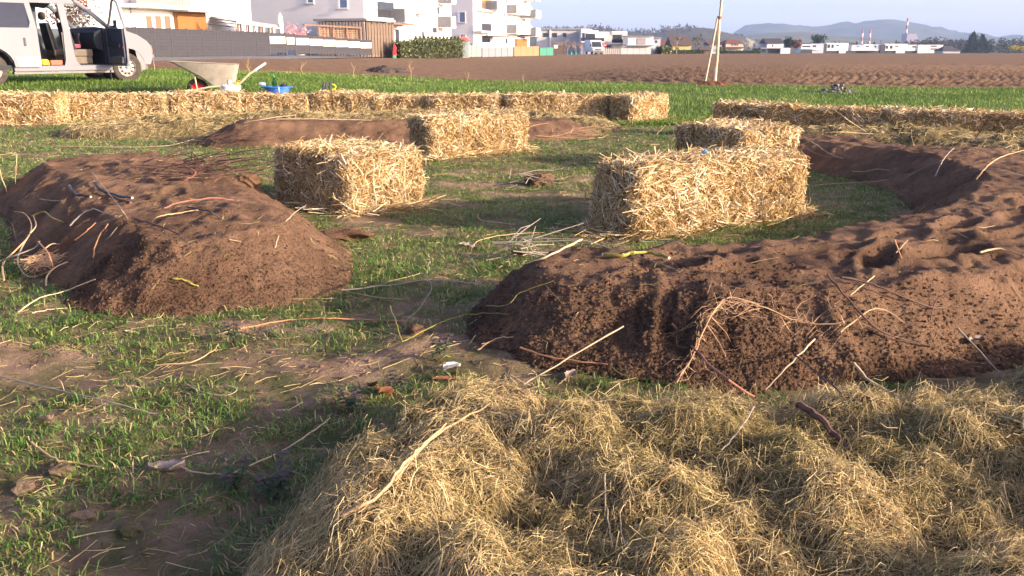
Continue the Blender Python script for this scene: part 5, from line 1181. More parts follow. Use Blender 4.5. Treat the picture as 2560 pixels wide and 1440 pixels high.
gable('garden_hut', 'small dark wooden hut at the left of the stakes', 260, 1753, 1775, 116, 124, 133, M_WOODG, M_TILEB, th=4)
gable('dark_house', 'low dark house with pyramid roof at the wood edge', 430, 2358, 2400, 115, 127, 132.5, GR, M_TILED, hip=True)
gable('dark_house', 'dark gabled roof showing between the white cube houses', 480, 2118, 2136, 107, 121, 131, DK, M_TILED)
def cubes(label, d, x0, x1, parts, wins): return house('cube_house', label, d, parts, wins, group='white cube houses in a row')
cubes('first white cube house of the far row, low with dark strip window', 420, 2003, 2030, [(2003,111,2028,131,0,8,WH,'wall'),(2003,123,2030,132,-.3,.5,DK,'ground_floor')], [(2006,114,2026,118,0)])
cubes('second cube house of the far row, tall grey-blue one', 425, 2028, 2062, [(2028,109,2058,131,0,8,GB,'wall'),(2028,122,2050,124,-1.5,2,WH,'canopy'),(2052,109,2066,132,.5,4,DK,'stair_niche')], [(2032,113,2040,118,0)])
cubes('third cube house of the far row, widest, two tall windows', 430, 2066, 2120, [(2064,107.5,2120,127,0,8,WH,'wall'),(2066,127,2140,132,.3,6,DK,'ground_floor'),(2098,124,2114,129,-.2,.4,WH,'plinth')], [(2069,111,2075,120,0),(2079,111,2084,120,0),(2091,112,2098,115,0)])
cubes('fourth cube house of the far row, blue-grey, small windows', 435, 2130, 2160, [(2130,112,2158,127,0,8,GB,'wall'),(2130,124,2196,126.5,-1.5,2,WH,'canopy'),(2130,127,2196,132,1,6,DK,'ground_floor')], [(2142,115,2147,117,0)])
cubes('fifth cube house of the far row, white with one window', 438, 2160, 2204, [(2160,110.5,2180,126,0,8,WH,'wall'),(2180,110.5,2202,126,1,7,GB,'side_wing'),(2202,111,2212,132,.6,4,DK,'stair_niche')], [(2165,114,2172,118,0),(2187,114,2191,119,1)])
cubes('sixth cube house of the far row, two tall windows', 440, 2210, 2268, [(2210,109.5,2268,127,0,8,WH,'wall'),(2212,127,2270,132,.6,6,DK,'ground_floor'),(2240,126,2262,131.5,.2,.3,WH,'plinth')], [(2215,114,2220,122,0),(2225,114,2231,122,0),(2238,114,2246,117,0)])
cubes('seventh cube house of the far row, at its right end', 442, 2270, 2356, [(2270,112,2296,127,.5,8,WH,'wall'),(2296,112,2356,130,0,8,WH,'right_wall'),(2270,127,2330,132,.8,6,DK,'ground_floor')], [(2281,115,2289,119,.5),(2327,114,2342,117,0),(2326,121,2344,124,0)])
# parked van, sign, letter box
vw = at(1467, 158); pv = empty('delivery_van', vw, math.radians(-62), 'white delivery van parked facing the field', 'van'); k = 1.0
prof = [(-2.4,.45),(2.1,.45),(2.5,.55),(2.55,.95),(1.95,1.25),(1.35,2.2),(1.1,2.45),(-2.4,2.5)]
pv.location = at(1484, 160); pv.rotation_euler = (0, 0, math.radians(-78))
MB().prism(prof, lambda a, b, t: (a, t, b), -1.0, 1.0).build('body', mat('white_van_paint', (.72,.73,.74), .35), pv, bevel=.06, smooth=True)
MB().add([(1.98,-.85,1.3),(1.98,.85,1.3),(1.42,.8,2.15),(1.42,-.8,2.15),(2.01,-.85,1.31),(2.01,.85,1.31),(1.45,.8,2.17),(1.45,-.8,2.17)], [(0,1,2,3),(7,6,5,4),(0,4,5,1),(1,5,6,2),(2,6,7,3),(3,7,4,0)]).build('windscreen', M_PANED, pv)
MB().box(2.5,2.6,-.95,.95,.35,.75).build('bumper', M_TRIM, pv, bevel=.03)
MB().box(2.53,2.58,-.6,.6,.8,.95).build('grille', M_BLACK, pv)
for s in (-1, 1):
    MB().box(2.45,2.56,s*.75-.16,s*.75+.16,.85,1.1).build('headlight', mat('headlight_lens', (.7,.72,.75), .1), pv, bevel=.03)
    MB().box(1.7,1.78,s*1.12-.1,s*1.12+.1,1.4,1.75).build('mirror', M_BLACK, pv, bevel=.02)
    for u in (-1.5, 1.75): MB().lathe([(.12,-.12),(.33,-.12),(.35,-.06),(.35,.06),(.33,.12),(.12,.12)], 18, (u,s*.86,.35), 'y').build('wheel', M_TYRE, pv, smooth=True)
sg = at(1511, 157); sn = empty('road_sign', sg, 0, 'small red and white traffic sign beside the delivery van', 'sign'); MB().tube([(0,0,0),(0,0,1.9)], .03, 6).build('post', M_PALE, sn)
MB().lathe([(.32,-.02),(.32,.02)], 18, (0,-.05,1.6), 'y').build('disc', mat('red_sign', (.62,.05,.05), .5), sn); MB().box(-.22,.22,-.09,-.075,1.54,1.66).build('white_bar', M_WPL, sn)
for q, (px_, lab) in enumerate(((1389, 'white letter box on a post at the garden entrance'),)):
    lb = at(px_, 128); lr = empty('letter_box', lb, 0, lab, 'letter box'); MB().box(-.25,.25,-.15,.15,1.0,1.45).build('box', M_WPL, lr, bevel=.02); MB().box(-.05,.05,-.05,.05,0,1.0).build('post', M_METAL, lr)
ar = at(1396, 130); arch_ = empty('garden_arch', ar, 0, 'weathered timber garden entrance arch', 'arch')
for dx in (-.9, .9): MB().box(dx-.07,dx+.07,-.07,.07,0,1.8).build('post', M_WOODG, arch_)
MB().box(-1.3,1.3,-.1,.1,1.8,1.95).build('beam', M_WOODG, arch_); MB().box(-.85,.85,-.03,.03,.2,1.4).build('gate', M_TILEB, arch_)
for q, px_ in enumerate((1427, 1438)):
    g = at(px_, 150); o = MB().lathe([(.18,0),(.26,.45),(.28,.47),(.25,.47)], 12).build('flower_pot', mat('teal_pot', (.06,.30,.24), .5), loc=g, smooth=True); tag(o, ['left one of two teal plant pots by the bare willow', 'right one of two teal plant pots by the bare willow'][q], 'pot', 'teal plant pots')
# trees of the village
for k, (px_, d_, h_, lab) in enumerate(((1395,150,3.6,'bare shrub at the left of the willow clump'),(1418,152,4.6,'tallest bare willow shrub by the garden entrance'),(1440,153,4.2,'bare willow shrub in the middle of the clump'),(1456,150,3.4,'bare willow shrub nearest the delivery van'))):
    tree('bare_willow', lab, at(px_, d_), h_, 1.2, 0, .1, None, 50+k, 'shrub', 'bare willow shrubs', .3, M_TWIGP, 4, 4, .07)
tree('bare_tree', 'tall bare tree left of the dark brown roof', at(1690, 215), 7.6, 3, 0, .1, None, 60, bm=M_TWIG, depth=5, n=3, trunk_h=.36, r0=.2)
tree('bare_tree', 'spreading bare tree right of the yellow house', at(1742, 240), 5.4, 3, 350, .25, M_LEAFD, 61, bm=M_TWIG, depth=4, n=4, r0=.14)
tree('blossom_tree', 'white blossoming fruit tree beside the red roofed villa', at(1870, 285), 4.7, 2.4, 2200, .22, M_BLOS, 62, depth=3)
tree('garden_shrub', 'dark shrub at the foot of the villa wall', at(1892, 280), 1.7, 1.6, 700, .2, M_LEAFD, 63, 'shrub')
tree('garden_shrub', 'pale green shrub between stake and villa', at(1800, 270), 2.2, 1.3, 700, .2, M_LAUREL, 64, 'shrub')
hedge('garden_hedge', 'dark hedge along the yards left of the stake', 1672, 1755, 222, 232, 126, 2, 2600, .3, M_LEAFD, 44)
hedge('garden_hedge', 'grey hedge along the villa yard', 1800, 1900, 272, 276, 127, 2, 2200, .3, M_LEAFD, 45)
for k, (px_, h_, lab) in enumerate(((2037,9.5,'left of two dark trees above the first cube houses'),(2049,10.5,'right of two dark trees above the first cube houses'),(1968,6,'slim dark tree right of the gabled house'),(1990,5.5,'bare brown tree before the cube house row'))):
    tree('dark_tree', lab, at(px_, 470 if k < 2 else 340), h_, h_*.35, 900, .6, M_CON if k < 3 else M_LEAFR, 70+k, group='trees behind the far houses')
for k, px_ in enumerate((2533, 2556)): tree('yellow_shrub', ['left of two yellow flowering shrubs at the far right', 'right one of two yellow flowering shrubs at the far right edge'][k], at(px_, 430), 3.6, 2.6+k, 700, .4, M_BUSHY, 75+k, 'shrub', 'yellow shrubs')
tree('conifer', 'large dark spruce standing at the left front of the far wood', at(2428, 520), 12.0, 4.2, 2200, .9, M_CON, 80, conifer=True, group='spruces of the far wood')
tree('conifer', 'second dark spruce just right of the large spruce', at(2452, 540), 11.0, 4.5, 2000, .9, M_CON, 81, conifer=True, group='spruces of the far wood')
# the far wood and the trees on the ridge read as masses
def wood(name, label, spots, seed, m, size, n=46):
    r = np.random.default_rng(seed); V = []; R = []
    for (x, y, z, h, w) in spots:
        c = r.random() < .45; t = r.random(n); th = r.uniform(0, 6.28, n)
        if c: rad = w*.5*(1-t)*r.uniform(.5, 1.1, n)
        else: rad = w*.6*np.sqrt(np.clip(1-(2*t-1.05)**2, 0, 1))*r.uniform(.3, 1.1, n)
        P = np.stack([x+np.cos(th)*rad, y+np.sin(th)*rad, z+h*(.08+.92*t)], 1); s = size*h/10
        A = r.normal(0, 1, (n, 3))*s; B = r.normal(0, 1, (n, 3))*s; V.append(np.stack([P, P+A, P+B], 1).reshape(-1, 3)); R.append(np.repeat(np.clip(r.normal(.5, .2, n)+r.normal(0, .15), 0, 1), 3))
    V = np.concatenate(V); return stuff(tag(mesh_np(name, V, [np.arange(len(V)).reshape(-1, 3)], m, rnd=np.concatenate(R)), label, 'wood'))
M_WOODMIX = mat_ramp('mixed_wood', [(0,(.018,.028,.016)),(.45,(.04,.045,.028)),(.75,(.09,.072,.055)),(1,(.16,.12,.095))], .8, .1)
r = np.random.default_rng(17); S = []
for k in range(420):
    px_ = r.uniform(2180, 2900); d_ = r.uniform(560, 800); a = at(px_, d_); top = np.interp(px_, [2180,2260,2320,2400,2480,2560,2900], [112,104,97,98,97,100,98]); h = max(3, (WP(px_, top+r.normal(0, 3), d_).z-a.z)*r.uniform(.75, 1.05)); S.append((a.x, a.y, a.z-.5, h, h*.6))
for k in range(140):
    px_ = r.uniform(2080, 2200); d_ = r.uniform(600, 800); a = at(px_, d_); h = (WP(px_, 107+r.normal(0, 2), d_).z-a.z)*r.uniform(.7, 1); S.append((a.x, a.y, a.z-.5, h, h*.6))
wood('far_wood', 'dark mixed wood along the far right edge of the fields', S, 18, M_WOODMIX, 1.0)
S = []; prof = [(900,72),(1380,78),(1470,76),(1500,75),(1540,80),(1600,84),(1625,84),(1650,78),(1690,75),(1720,74),(1745,78),(1775,86),(1800,92),(1850,100)]
for k in range(520):
    px_ = r.uniform(1340, 1860); R_ = 1380+r.normal(0, 40); cy = np.interp(px_, [p[0] for p in prof], [p[1] for p in prof])+np.abs(r.normal(0, 3))+1.5; p = WP(px_, cy, R_*.97); S.append((p.x, p.y, p.z-4, r.uniform(6, 13), r.uniform(4, 8)))
wood('ridge_trees', 'bare and evergreen trees along the near ridge', S, 19, M_WOODMIX, 1.1, 26)
# power station chimneys
M_RW = [mat('red_chimney_band', (.50,.10,.09), .8), mat('white_chimney_band', (.70,.69,.68), .8)]
for k, (px_, yt, nb, w, lab) in enumerate(((2151.5,74,4,4.6,'left of the two short red and white striped chimneys'),(2170.5,74,4,4.6,'right of the two short red and white striped chimneys'),(2260,45,6,5.0,'tallest red and white striped chimney on the horizon'))):
    d_ = 1500; b = at(px_, d_); h = WP(px_, yt, d_).z-b.z; ch = empty('chimney_stack', b, 0, lab, 'chimney', 'striped chimneys'); rad = w/2*d_/FPX
    hb = (WP(px_, yt, d_).z-WP(px_, [112,112,100][k], d_).z)/nb
    MB().lathe([(rad*1.1,-2),(rad*1.05,h-hb*nb)], 16).build('shaft', M_RW[1], ch, smooth=True)
    for q in range(nb): MB().lathe([(rad*(1.05-.25*q/nb),h-hb*(nb-q)),(rad*(1.05-.25*(q+1)/nb),h-hb*(nb-q-1))], 16).build('band', M_RW[(q+nb+1) % 2], ch, smooth=True)
fb = at(2263, 1450); o = MB().box(0,15.5,0,20,-4,WP(2263, 84.5, 1450).z-fb.z).box(15.5,18,2,18,-4,WP(2263, 92, 1450).z-fb.z).build('factory_hall', mat('grey_factory', (.30,.28,.32), .8), loc=fb); tag(o, 'grey factory hall right of the tallest chimney', 'factory')
# ------------------------------------------------------------------ haze
hz = MB().box(-6500,6500,-60,7200,-90,230).build('haze', mat('haze_tmp', (1,1,1))); hm = bpy.data.materials.new('haze'); hm.use_nodes = True; N = hm.node_tree.nodes; N.remove(N['Principled BSDF'])
vp = N.new('ShaderNodeVolumePrincipled'); vp.inputs['Density'].default_value = .00018; vp.inputs['Color'].default_value = (.50,.67,1.0,1); vp.inputs['Anisotropy'].default_value = .0
hm.node_tree.links.new(vp.outputs[0], N['Material Output'].inputs['Volume']); hz.data.materials[0] = hm; bpy.data.materials.remove(MATS.pop('haze_tmp')); stuff(hz)
# ------------------------------------------------------------------ sticks, stalks, roots and leaves lying about
M_STK = dict(pale=mat('pale_dry_stalk', (.47,.365,.23), .7, .15, 20), tan=mat('tan_stalk', (.46,.30,.16), .7, .2, 20), grey=mat('grey_dry_stalk', (.29,.25,.20), .8, .15, 20),
             dark=mat('dark_vine_wood', (.105,.06,.045), .75, .3, 30), red=mat('red_brown_twig', (.24,.10,.065), .6, .2, 25), green=mat('yellow_green_branch', (.25,.22,.04), .6, .25, 14),
             orange=mat('orange_brown_stalk', (.44,.22,.11), .75, .2, 20), black=mat('black_cut_branch', (.035,.032,.035), .6, .3, 20), cut=mat('fresh_cut_wood', (.75,.66,.45), .7, .1, 40))
def pt(px, py, lift=.0): p = hit(px, py, lambda x, y: HS(x, y)+lift, 60); return p
def smooth_pts(P, n=5):
    out = []; m = len(P)
    for i in range(m-1):
        a, b, c, d = P[max(i-1,0)], P[i], P[i+1], P[min(i+2,m-1)]
        for k in range(n):
            t = k/n; out.append(.5*((2*b)+(c-a)*t+(2*a-5*b+4*c-d)*t*t+(3*b-a-3*c+d)*t**3))
    out.append(P[-1]); return out
def stick(name, label, cat, pts, r, m, lifts=None, taper=.6, group=None, cut=False, twigs=(), straight=False):
    lifts = lifts or [.012]*len(pts); r *= .78 if m not in (M_STK['pale'], M_STK['grey']) else .66
    P = [pt(a, b, l) for (a, b), l in zip(pts, lifts)]
    if straight: S = [P[0].lerp(P[-1], k/4) for k in range(5)]
    else: S = smooth_pts(P)
    rnd = random.Random(label); o = P[0].copy(); n = len(S)
    S = [p-o+Vector((rnd.gauss(0,1), rnd.gauss(0,1), rnd.gauss(0,1)))*(r*.12+.0009) for p in S]
    root = None
    M = MB().tube(S, [r*(1-(1-taper)*k/(n-1))*(1+(.35 if k % 4 == 2 and r > .003 else 0)*(1 if r < .009 else .08)*(1 if m in (M_STK['dark'], M_STK['red'], M_STK['black'], M_STK['green']) else .4)) for k in range(n)], 6).build(name, m, loc=o, smooth=True)
    tag(M, label, cat, group)
    if cut:
        for e, q in ((S[0], S[1]), (S[-1], S[-2])):
            d = (e-q).normalized()*.003; MB().tube([e-d, e+d], r*(1 if e is S[0] else taper)*.98, 8).build('cut_end', M_STK['cut'], M)
    for tw in twigs:
        Q = [pt(a, b, l)-o for a, b, l in tw]; MB().tube(smooth_pts(Q) if len(Q) > 2 else Q, [r*.6]*(len(Q) if len(Q) <= 2 else len(smooth_pts(Q))), 5).build('side_shoot', m, M)
    return M
K = M_STK
ST = [
 # right-hand mound, front
 ('vine_cutting','long dark vine cutting on the upper right face of the big mound','stick',[(2105,693),(2180,712),(2240,740),(2330,770),(2368,771)],.0055,'dark',[.03,.03,.03,.02,.02]),
 ('vine_cutting','dark vine cutting curving down the right face of the big mound','stick',[(2068,688),(2140,770),(2210,838),(2330,870)],.005,'dark',[.03,.05,.03,.02]),
 ('vine_cutting','red brown vine cutting standing out of the hay towards the big mound','stick',[(1678,815),(1740,880),(1800,935),(1885,992)],.0055,'red',[.03,.07,.12,.06]),
 ('vine_cutting','thin dark vine cutting running from big mound into the hay','stick',[(1915,825),(1985,890),(2080,975),(2110,1000)],.004,'dark',[.02,.05,.08,.03]),
 ('vine_cutting','short bent dark twig on the right side of the big mound','stick',[(2380,728),(2340,755),(2325,800)],.004,'dark',[.08,.03,.01]),
 ('dry_stalk','straight pale stalk leaning from the hay onto the big mound','stalk',[(2037,855),(1980,910),(1915,975)],.0055,'pale',[.06,.08,.03]),
 ('dry_stalk','pale straight stalk rising from the hay at the tip of the big mound','stalk',[(1558,818),(1450,880),(1310,962)],.005,'pale',[.05,.08,.02]),
 ('dry_stalk','thick pale stalk lying between the big mound and the hay at right','stalk',[(2135,910),(2175,955),(2240,990),(2300,1025)],.0085,'pale',[.04,.03,.02,.03]),
 ('dry_stalk','pale bent stalk at the far right foot of the big mound','stalk',[(2395,825),(2450,880),(2500,935)],.0055,'grey',[.05,.04,.02]),
 ('dry_stalk','short pale stalk crossing the dark vine on the big mound','stalk',[(2185,690),(2125,745)],.004,'pale',[.04,.04]),
 ('dry_stalk','folded pale stalk below the dark vine on the big mound','stalk',[(2100,830),(2190,775),(2260,810)],.004,'tan',[.02,.04,.02]),
 ('dry_stalk','pale grass stalk curving at the left foot of the big mound','stalk',[(1195,875),(1240,850),(1282,846)],.004,'tan',[.01,.03,.02]),
 ('dry_stalk','brown stalk at the foot of the big mound beside the hay','stalk',[(1300,870),(1360,890),(1440,905),(1520,920)],.005,'orange',[.02,.02,.02,.01]),
 ('dry_stalk','pale stalk propped on the tip of the big mound','stalk',[(1455,602),(1380,637),(1315,660)],.0075,'pale',[.05,.05,.03]),
 ('dry_stalk','thin grey stalk from the propped stalk across the big mound','stalk',[(1458,602),(1530,622),(1620,650),(1700,680)],.0035,'grey',[.05,.02,.02,.01]),
 ('dry_stalk','thin brown stalk between big mound and nearest bale','stalk',[(1455,585),(1560,598),(1700,602)],.004,'grey',[.02,.03,.02]),
 ('dry_stalk','upright short stalk on the right mound plateau','stalk',[(2237,600),(2255,650)],.004,'orange',[.10,.0]),
 ('dry_stalk','pale stalk on the right mound plateau near the edge','stalk',[(2450,632),(2500,628),(2560,640)],.006,'tan',[.02,.02,.02]),
 ('dry_stalk','short pale straw on the right mound plateau','stalk',[(2240,635),(2270,600)],.003,'pale',[.02,.02]),
 # hay
 ('branch','thick dark branch stuck in the foreground hay','branch',[(1990,1010),(2040,1045),(2090,1095),(2135,1137)],.0135,'dark',[.05,.045,.03,.0]),
 ('split_stalk','long split pale stalk lying across the left of the foreground hay','stalk',[(855,1298),(950,1238),(1010,1165),(1060,1110),(1115,1062)],.0055,'tan',[.02,.03,.035,.04,.04]),
 ('split_stalk','pale stalk parallel to the split one on the foreground hay','stalk',[(985,1205),(1060,1120),(1130,1068),(1230,1015)],.0045,'tan',[.02,.03,.03,.02]),
 ('dry_stalk','thin white stalk standing in the middle of the foreground hay','stalk',[(1511,1190),(1516,1290),(1532,1372)],.003,'pale',[.03,.03,.02]),
 ('dry_stalk','thin bent white stalk right of the standing one in hay','stalk',[(1645,1228),(1555,1270),(1565,1390)],.0025,'pale',[.03,.03,.02]),
 ('dry_stalk','grey stalk on the hay left of the dark branch','stalk',[(1885,1018),(1850,1075),(1803,1130)],.004,'grey',[.02,.02,.02]),
 # open ground
 ('dry_stalk','long reed stalk lying on bare soil at the left edge','stalk',[(-10,940),(180,985),(290,1012),(392,1036)],.004,'grey',[.015,.02,.02,.01]),
 ('dry_stalk','pale stalk pointing from the dry leaf up to the hay','stalk',[(570,1186),(700,1130),(790,1075),(825,1045)],.004,'pale',[.01,.02,.03,.03]),
 ('dry_stalk','pale stalk lying beside the grey dry leaf','stalk',[(450,1173),(510,1182),(565,1188)],.004,'pale',[.01,.012,.01]),
 ('reed_stalk','pale curled grass blade on the soil left of the hay','stalk',[(465,960),(510,984),(570,990),(592,974),(563,962)],.003,'pale',[.01,.012,.012,.03,.035]),
 ('reed_stalk','tan curved stem in the grass below the left mound','stalk',[(390,914),(480,906),(530,880),(545,862)],.0035,'tan',[.01,.02,.03,.03]),
 ('reed_stalk','brown twisted blade on bare soil at lower left','stalk',[(80,1110),(140,1150),(190,1160),(260,1172)],.005,'tan',[.01,.02,.01,.01]),
 ('dry_stalk','orange stalk lying between the two near mounds','stalk',[(560,832),(700,803),(800,796),(900,799),(1030,803)],.0045,'orange',[.01,.015,.015,.015,.01]),
 ('dry_stalk','long grey reed between the near mounds','stalk',[(855,726),(950,716),(1080,700),(1200,712)],.005,'grey',[.015,.03,.05,.02]),
 ('dry_stalk','upright bent stalk between the near mounds','stalk',[(1072,655),(1068,690),(1078,720),(1050,770),(1020,798)],.0035,'grey',[.14,.08,.04,.03,.01]),
 ('dry_stalk','curved tan stalk lying below the grey reed','stalk',[(860,728),(930,742),(1010,750)],.0035,'tan',[.015,.02,.02]),
 ('willow_shoot','yellow green shoot with buds between the near mounds','twig',[(1005,855),(1060,828),(1120,800),(1190,785),(1270,785)],.003,'green',[.01,.03,.05,.05,.03]),
 ('willow_shoot','short upright yellow green shoot beside the budding one','twig',[(1006,856),(990,810),(975,765)],.0028,'green',[.01,.07,.12]),
 ('willow_shoot','olive shoot on the shaded tip of the big mound','twig',[(1215,766),(1270,765),(1300,735),(1385,705)],.003,'green',[.02,.03,.03,.03]),
 ('dry_stalk','pale curved stalk on the grass left of the nearest bale','stalk',[(1195,535),(1200,550),(1240,556),(1288,561)],.004,'pale',[.03,.02,.02,.01]),
 ('dry_stalk','tan bent stalk in front of the nearest bale','stalk',[(1178,625),(1200,600),(1280,585),(1360,582)],.004,'tan',[.01,.03,.02,.01]),
 ('reed_stalk','upper one of the tan reeds in front of the middle bale','stalk',[(1105,400),(1240,405),(1330,425),(1400,440)],.005,'tan',[.03,.05,.04,.01]),
 ('reed_stalk','lower one of the tan reeds in front of the middle bale','stalk',[(1130,402),(1220,420),(1310,430),(1385,438)],.005,'orange',[.02,.03,.03,.01]),
 ('reed_stalk','very long pale reed lying behind the left mound','stalk',[(60,362),(200,367),(400,366),(470,352),(492,345)],.006,'pale',[.02,.02,.02,.03,.03]),
 ('dry_stalk','pale stick lying flat on the shaded grass in the middle','stalk',[(1060,495),(1100,499),(1150,496)],.004,'grey',[.02,.02,.02]),
 # left mound
 ('branch','short black curved branch with pale cut end, left on the mound','branch',[(173,468),(190,486),(228,493)],.014,'black',[.02,.02,.02]),
 ('branch','longer black curved branch with pale cut end beside the short one','branch',[(238,455),(250,475),(290,490),(330,496)],.014,'black',[.03,.02,.02,.02]),
 ('branch','thin dark branch below the two black ones','branch',[(270,488),(300,500),(325,506)],.011,'dark',[.02,.02,.02]),
 ('dry_stalk','white splinter lying on the left mound edge','stalk',[(100,500),(130,503),(157,505)],.005,'pale',[.015,.015,.015]),
 ('dry_stalk','grey bent stick on the shaded side of the left mound','stick',[(175,568),(205,537),(232,523)],.007,'grey',[.04,.03,.02]),
 ('dry_stalk','grey stick on the lip of the left mound','stick',[(230,522),(260,533),(290,541)],.006,'grey',[.02,.02,.02]),
 ('vine_cutting','red arched twig on the far plateau of the left mound','twig',[(410,522),(450,507),(530,496),(585,501)],.006,'red',[.01,.04,.04,.01]),
 ('vine_cutting','dark twig with pale tip on the left mound plateau','twig',[(465,518),(520,530),(557,547)],.006,'black',[.02,.03,.01]),
 ('vine_cutting','long brown twig along the front lip of the left mound','twig',[(330,545),(380,560),(420,575),(452,588)],.0065,'dark',[.02,.02,.02,.02]),
 ('dry_stalk','tan blade arched on the left mound plateau','stalk',[(380,553),(395,543),(440,535),(495,526)],.0045,'tan',[.01,.03,.03,.02]),
 ('dry_stalk','orange stalk on the shaded side, nearer the root tangle','stalk',[(187,602),(215,580),(240,557)],.0055,'orange',[.03,.03,.03]),
 ('dry_stalk','orange stalk hanging down the dark face of the left mound','stalk',[(233,645),(238,615),(255,580),(272,560)],.005,'orange',[.02,.03,.03,.02]),
 ('dry_stalk','long pale stalk lying at the foot of the left mound','stalk',[(45,782),(100,745),(160,728),(238,702)],.005,'pale',[.02,.03,.03,.02]),
 ('dry_stalk','pale stalk near the grass at the left mound foot','stalk',[(80,783),(120,777),(168,770)],.004,'pale',[.015,.02,.015]),
 ('willow_shoot','short yellow green shoot on the sunny front of the left mound','twig',[(432,704),(460,707),(480,712),(497,722)],.006,'green',[.015,.02,.02,.01]),
 ('dry_stalk','short pale stalk standing on the sunny front of the left mound','stalk',[(688,622),(697,590)],.004,'pale',[.01,.05]),
 ('dry_stalk','white straw bit on the sunny front of the left mound','stalk',[(574,602),(602,609)],.0035,'pale',[.01,.01]),
 ('dry_stalk','thin long straw slanting over the left mound plateau','stalk',[(229,430),(270,480),(300,520),(320,547)],.0025,'pale',[.10,.09,.06,.0]),
 ('dry_stalk','thin twig standing at the left edge of the picture','stalk',[(42,388),(40,430),(38,462)],.005,'tan',[.25,.12,.0]),
 ('dry_stalk','second thin twig at the left picture edge','stalk',[(-2,420),(6,450),(18,482)],.006,'tan',[.2,.1,.0]),
 ('vine_cutting','angular red twig on the brush right of the left mound','twig',[(455,410),(475,422),(490,434),(462,452)],.006,'red',[.10,.10,.08,.02]),
 ('dry_stalk','pale straws sticking out at the right corner of the left mound','stalk',[(715,553),(740,530),(765,513)],.004,'pale',[.02,.06,.10]),
 # right inner slope
 ('dry_stalk','long pale stick lying down the shaded inner slope at right','stick',[(2015,345),(2050,372),(2080,388),(2107,398)],.009,'grey',[.03,.03,.03,.02]),
 ('dry_stalk','pale stick lying level near the top of the shaded inner slope','stick',[(2190,362),(2225,362),(2262,365)],.007,'pale',[.02,.02,.02]),
 ('dry_stalk','pale curved stick low on the shaded inner slope','stick',[(2130,428),(2160,430),(2190,424),(2224,428)],.008,'grey',[.02,.03,.03,.02]),
 ('dry_stalk','pale crooked stick on the right of the shaded inner slope','stick',[(2338,440),(2350,415),(2362,395),(2385,370)],.008,'grey',[.02,.04,.04,.03]),
 ('dry_stalk','grey stick crossing the crooked one on the inner slope','stick',[(2268,443),(2310,420),(2350,404)],.006,'grey',[.02,.03,.03]),
 ('dry_stalk','thin grey stalk right of the bales on the inner slope','stalk',[(2020,375),(2060,390),(2125,397)],.005,'grey',[.03,.03,.02]),
 ('dry_stalk','pale stalk at the foot of the shaded inner slope','stalk',[(2035,463),(2110,458),(2180,455),(2218,450)],.005,'tan',[.02,.02,.02,.02]),
 ('dry_stalk','long arched stalk on the far right of the mound ring','stalk',[(2442,447),(2470,415),(2510,390),(2565,375)],.006,'tan',[.02,.06,.06,.04]),
 ('dry_stalk','straight stalk below the arched one at far right','stalk',[(2450,425),(2500,430),(2565,440)],.005,'pale',[.04,.04,.03]),
 ('dry_stalk','upright twig on the crest right of the back bales','twig',[(2012,330),(2025,310),(2040,290)],.005,'dark',[.0,.12,.25]),
 ('dry_stalk','upright twig in the middle of the far right crest','twig',[(2415,380),(2440,345),(2465,305)],.005,'dark',[.0,.12,.28]),
 ('dry_stalk','pale upright stalk on the far right crest','stalk',[(2285,365),(2280,345),(2277,322)],.004,'pale',[.0,.1,.2]),
 ('dry_stalk','long pale stalk leaning over the hay at right','stalk',[(2080,270),(2120,300),(2165,330)],.006,'pale',[.3,.2,.05]),
 ('dry_stalk','crossing twig on top of the crest behind the nearest bale','twig',[(2020,335),(2100,330),(2180,335)],.005,'tan',[.03,.05,.03]),
 # back mound
 ('dry_stalk','pale stalk lying on the crest of the back mound','stalk',[(610,308),(680,295),(740,288)],.007,'pale',[.03,.06,.05]),
 ('dry_stalk','second pale stalk across the crest of the back mound','stalk',[(690,298),(780,298),(930,300)],.006,'pale',[.04,.03,.02]),
 ('dry_stalk','dark twig at the left foot of the back mound','twig',[(470,362),(520,352),(600,362)],.006,'dark',[.02,.06,.03]),
 ('dry_stalk','pale level stalk at the right foot of the back mound','stalk',[(1340,340),(1420,345),(1505,348)],.005,'tan',[.02,.03,.02]),
]
for s in ST: stick(s[0], s[1], s[2], s[3], s[4], K[s[5]], s[6], cut=(s[5] == 'black'), group='plant stems strewn over the garden')
stick('branch', 'crooked yellow green branch on the plateau of the big mound', 'branch', [(1508,637),(1550,641),(1580,632),(1620,634),(1672,645)], .0095, K['green'], [.015,.02,.03,.02,.015], .85, cut=True)
# root strand with fine hairs on the big mound
P = [(1690,960),(1735,890),(1758,830),(1800,762),(1830,750),(1900,772),(1980,800),(2060,813),(2112,808)]
rt_ = stick('root_strand', 'long tan root with fine hairs on the front of the big mound', 'root', P, .004, mat('tan_root', (.40,.25,.14), .8, .2, 20), [.02,.03,.03,.035,.035,.03,.03,.03,.02])
base = [pt(a, b, .03) for a, b in P]; cen = smooth_pts(base, 8); r = random.Random(12); hb = MB()
for k in range(150):
    c = cen[r.randrange(len(cen))]; L = r.uniform(.04, .2); a = r.uniform(0, 6.28); pts = [c]
    for q in range(3):
        a += r.uniform(-.9, .9); n = pts[-1]+Vector((math.cos(a), math.sin(a)*.6, 0))*L/3; n.z = float(HS(n.x, n.y))+r.uniform(.005, .035); pts.append(n)
    hb.tube([p-base[0] for p in pts], [.001,.0008,.0006,.0004], 3, False)
stuff(hb.build('root_hairs', mat('fine_root', (.52,.34,.20), .8), rt_))
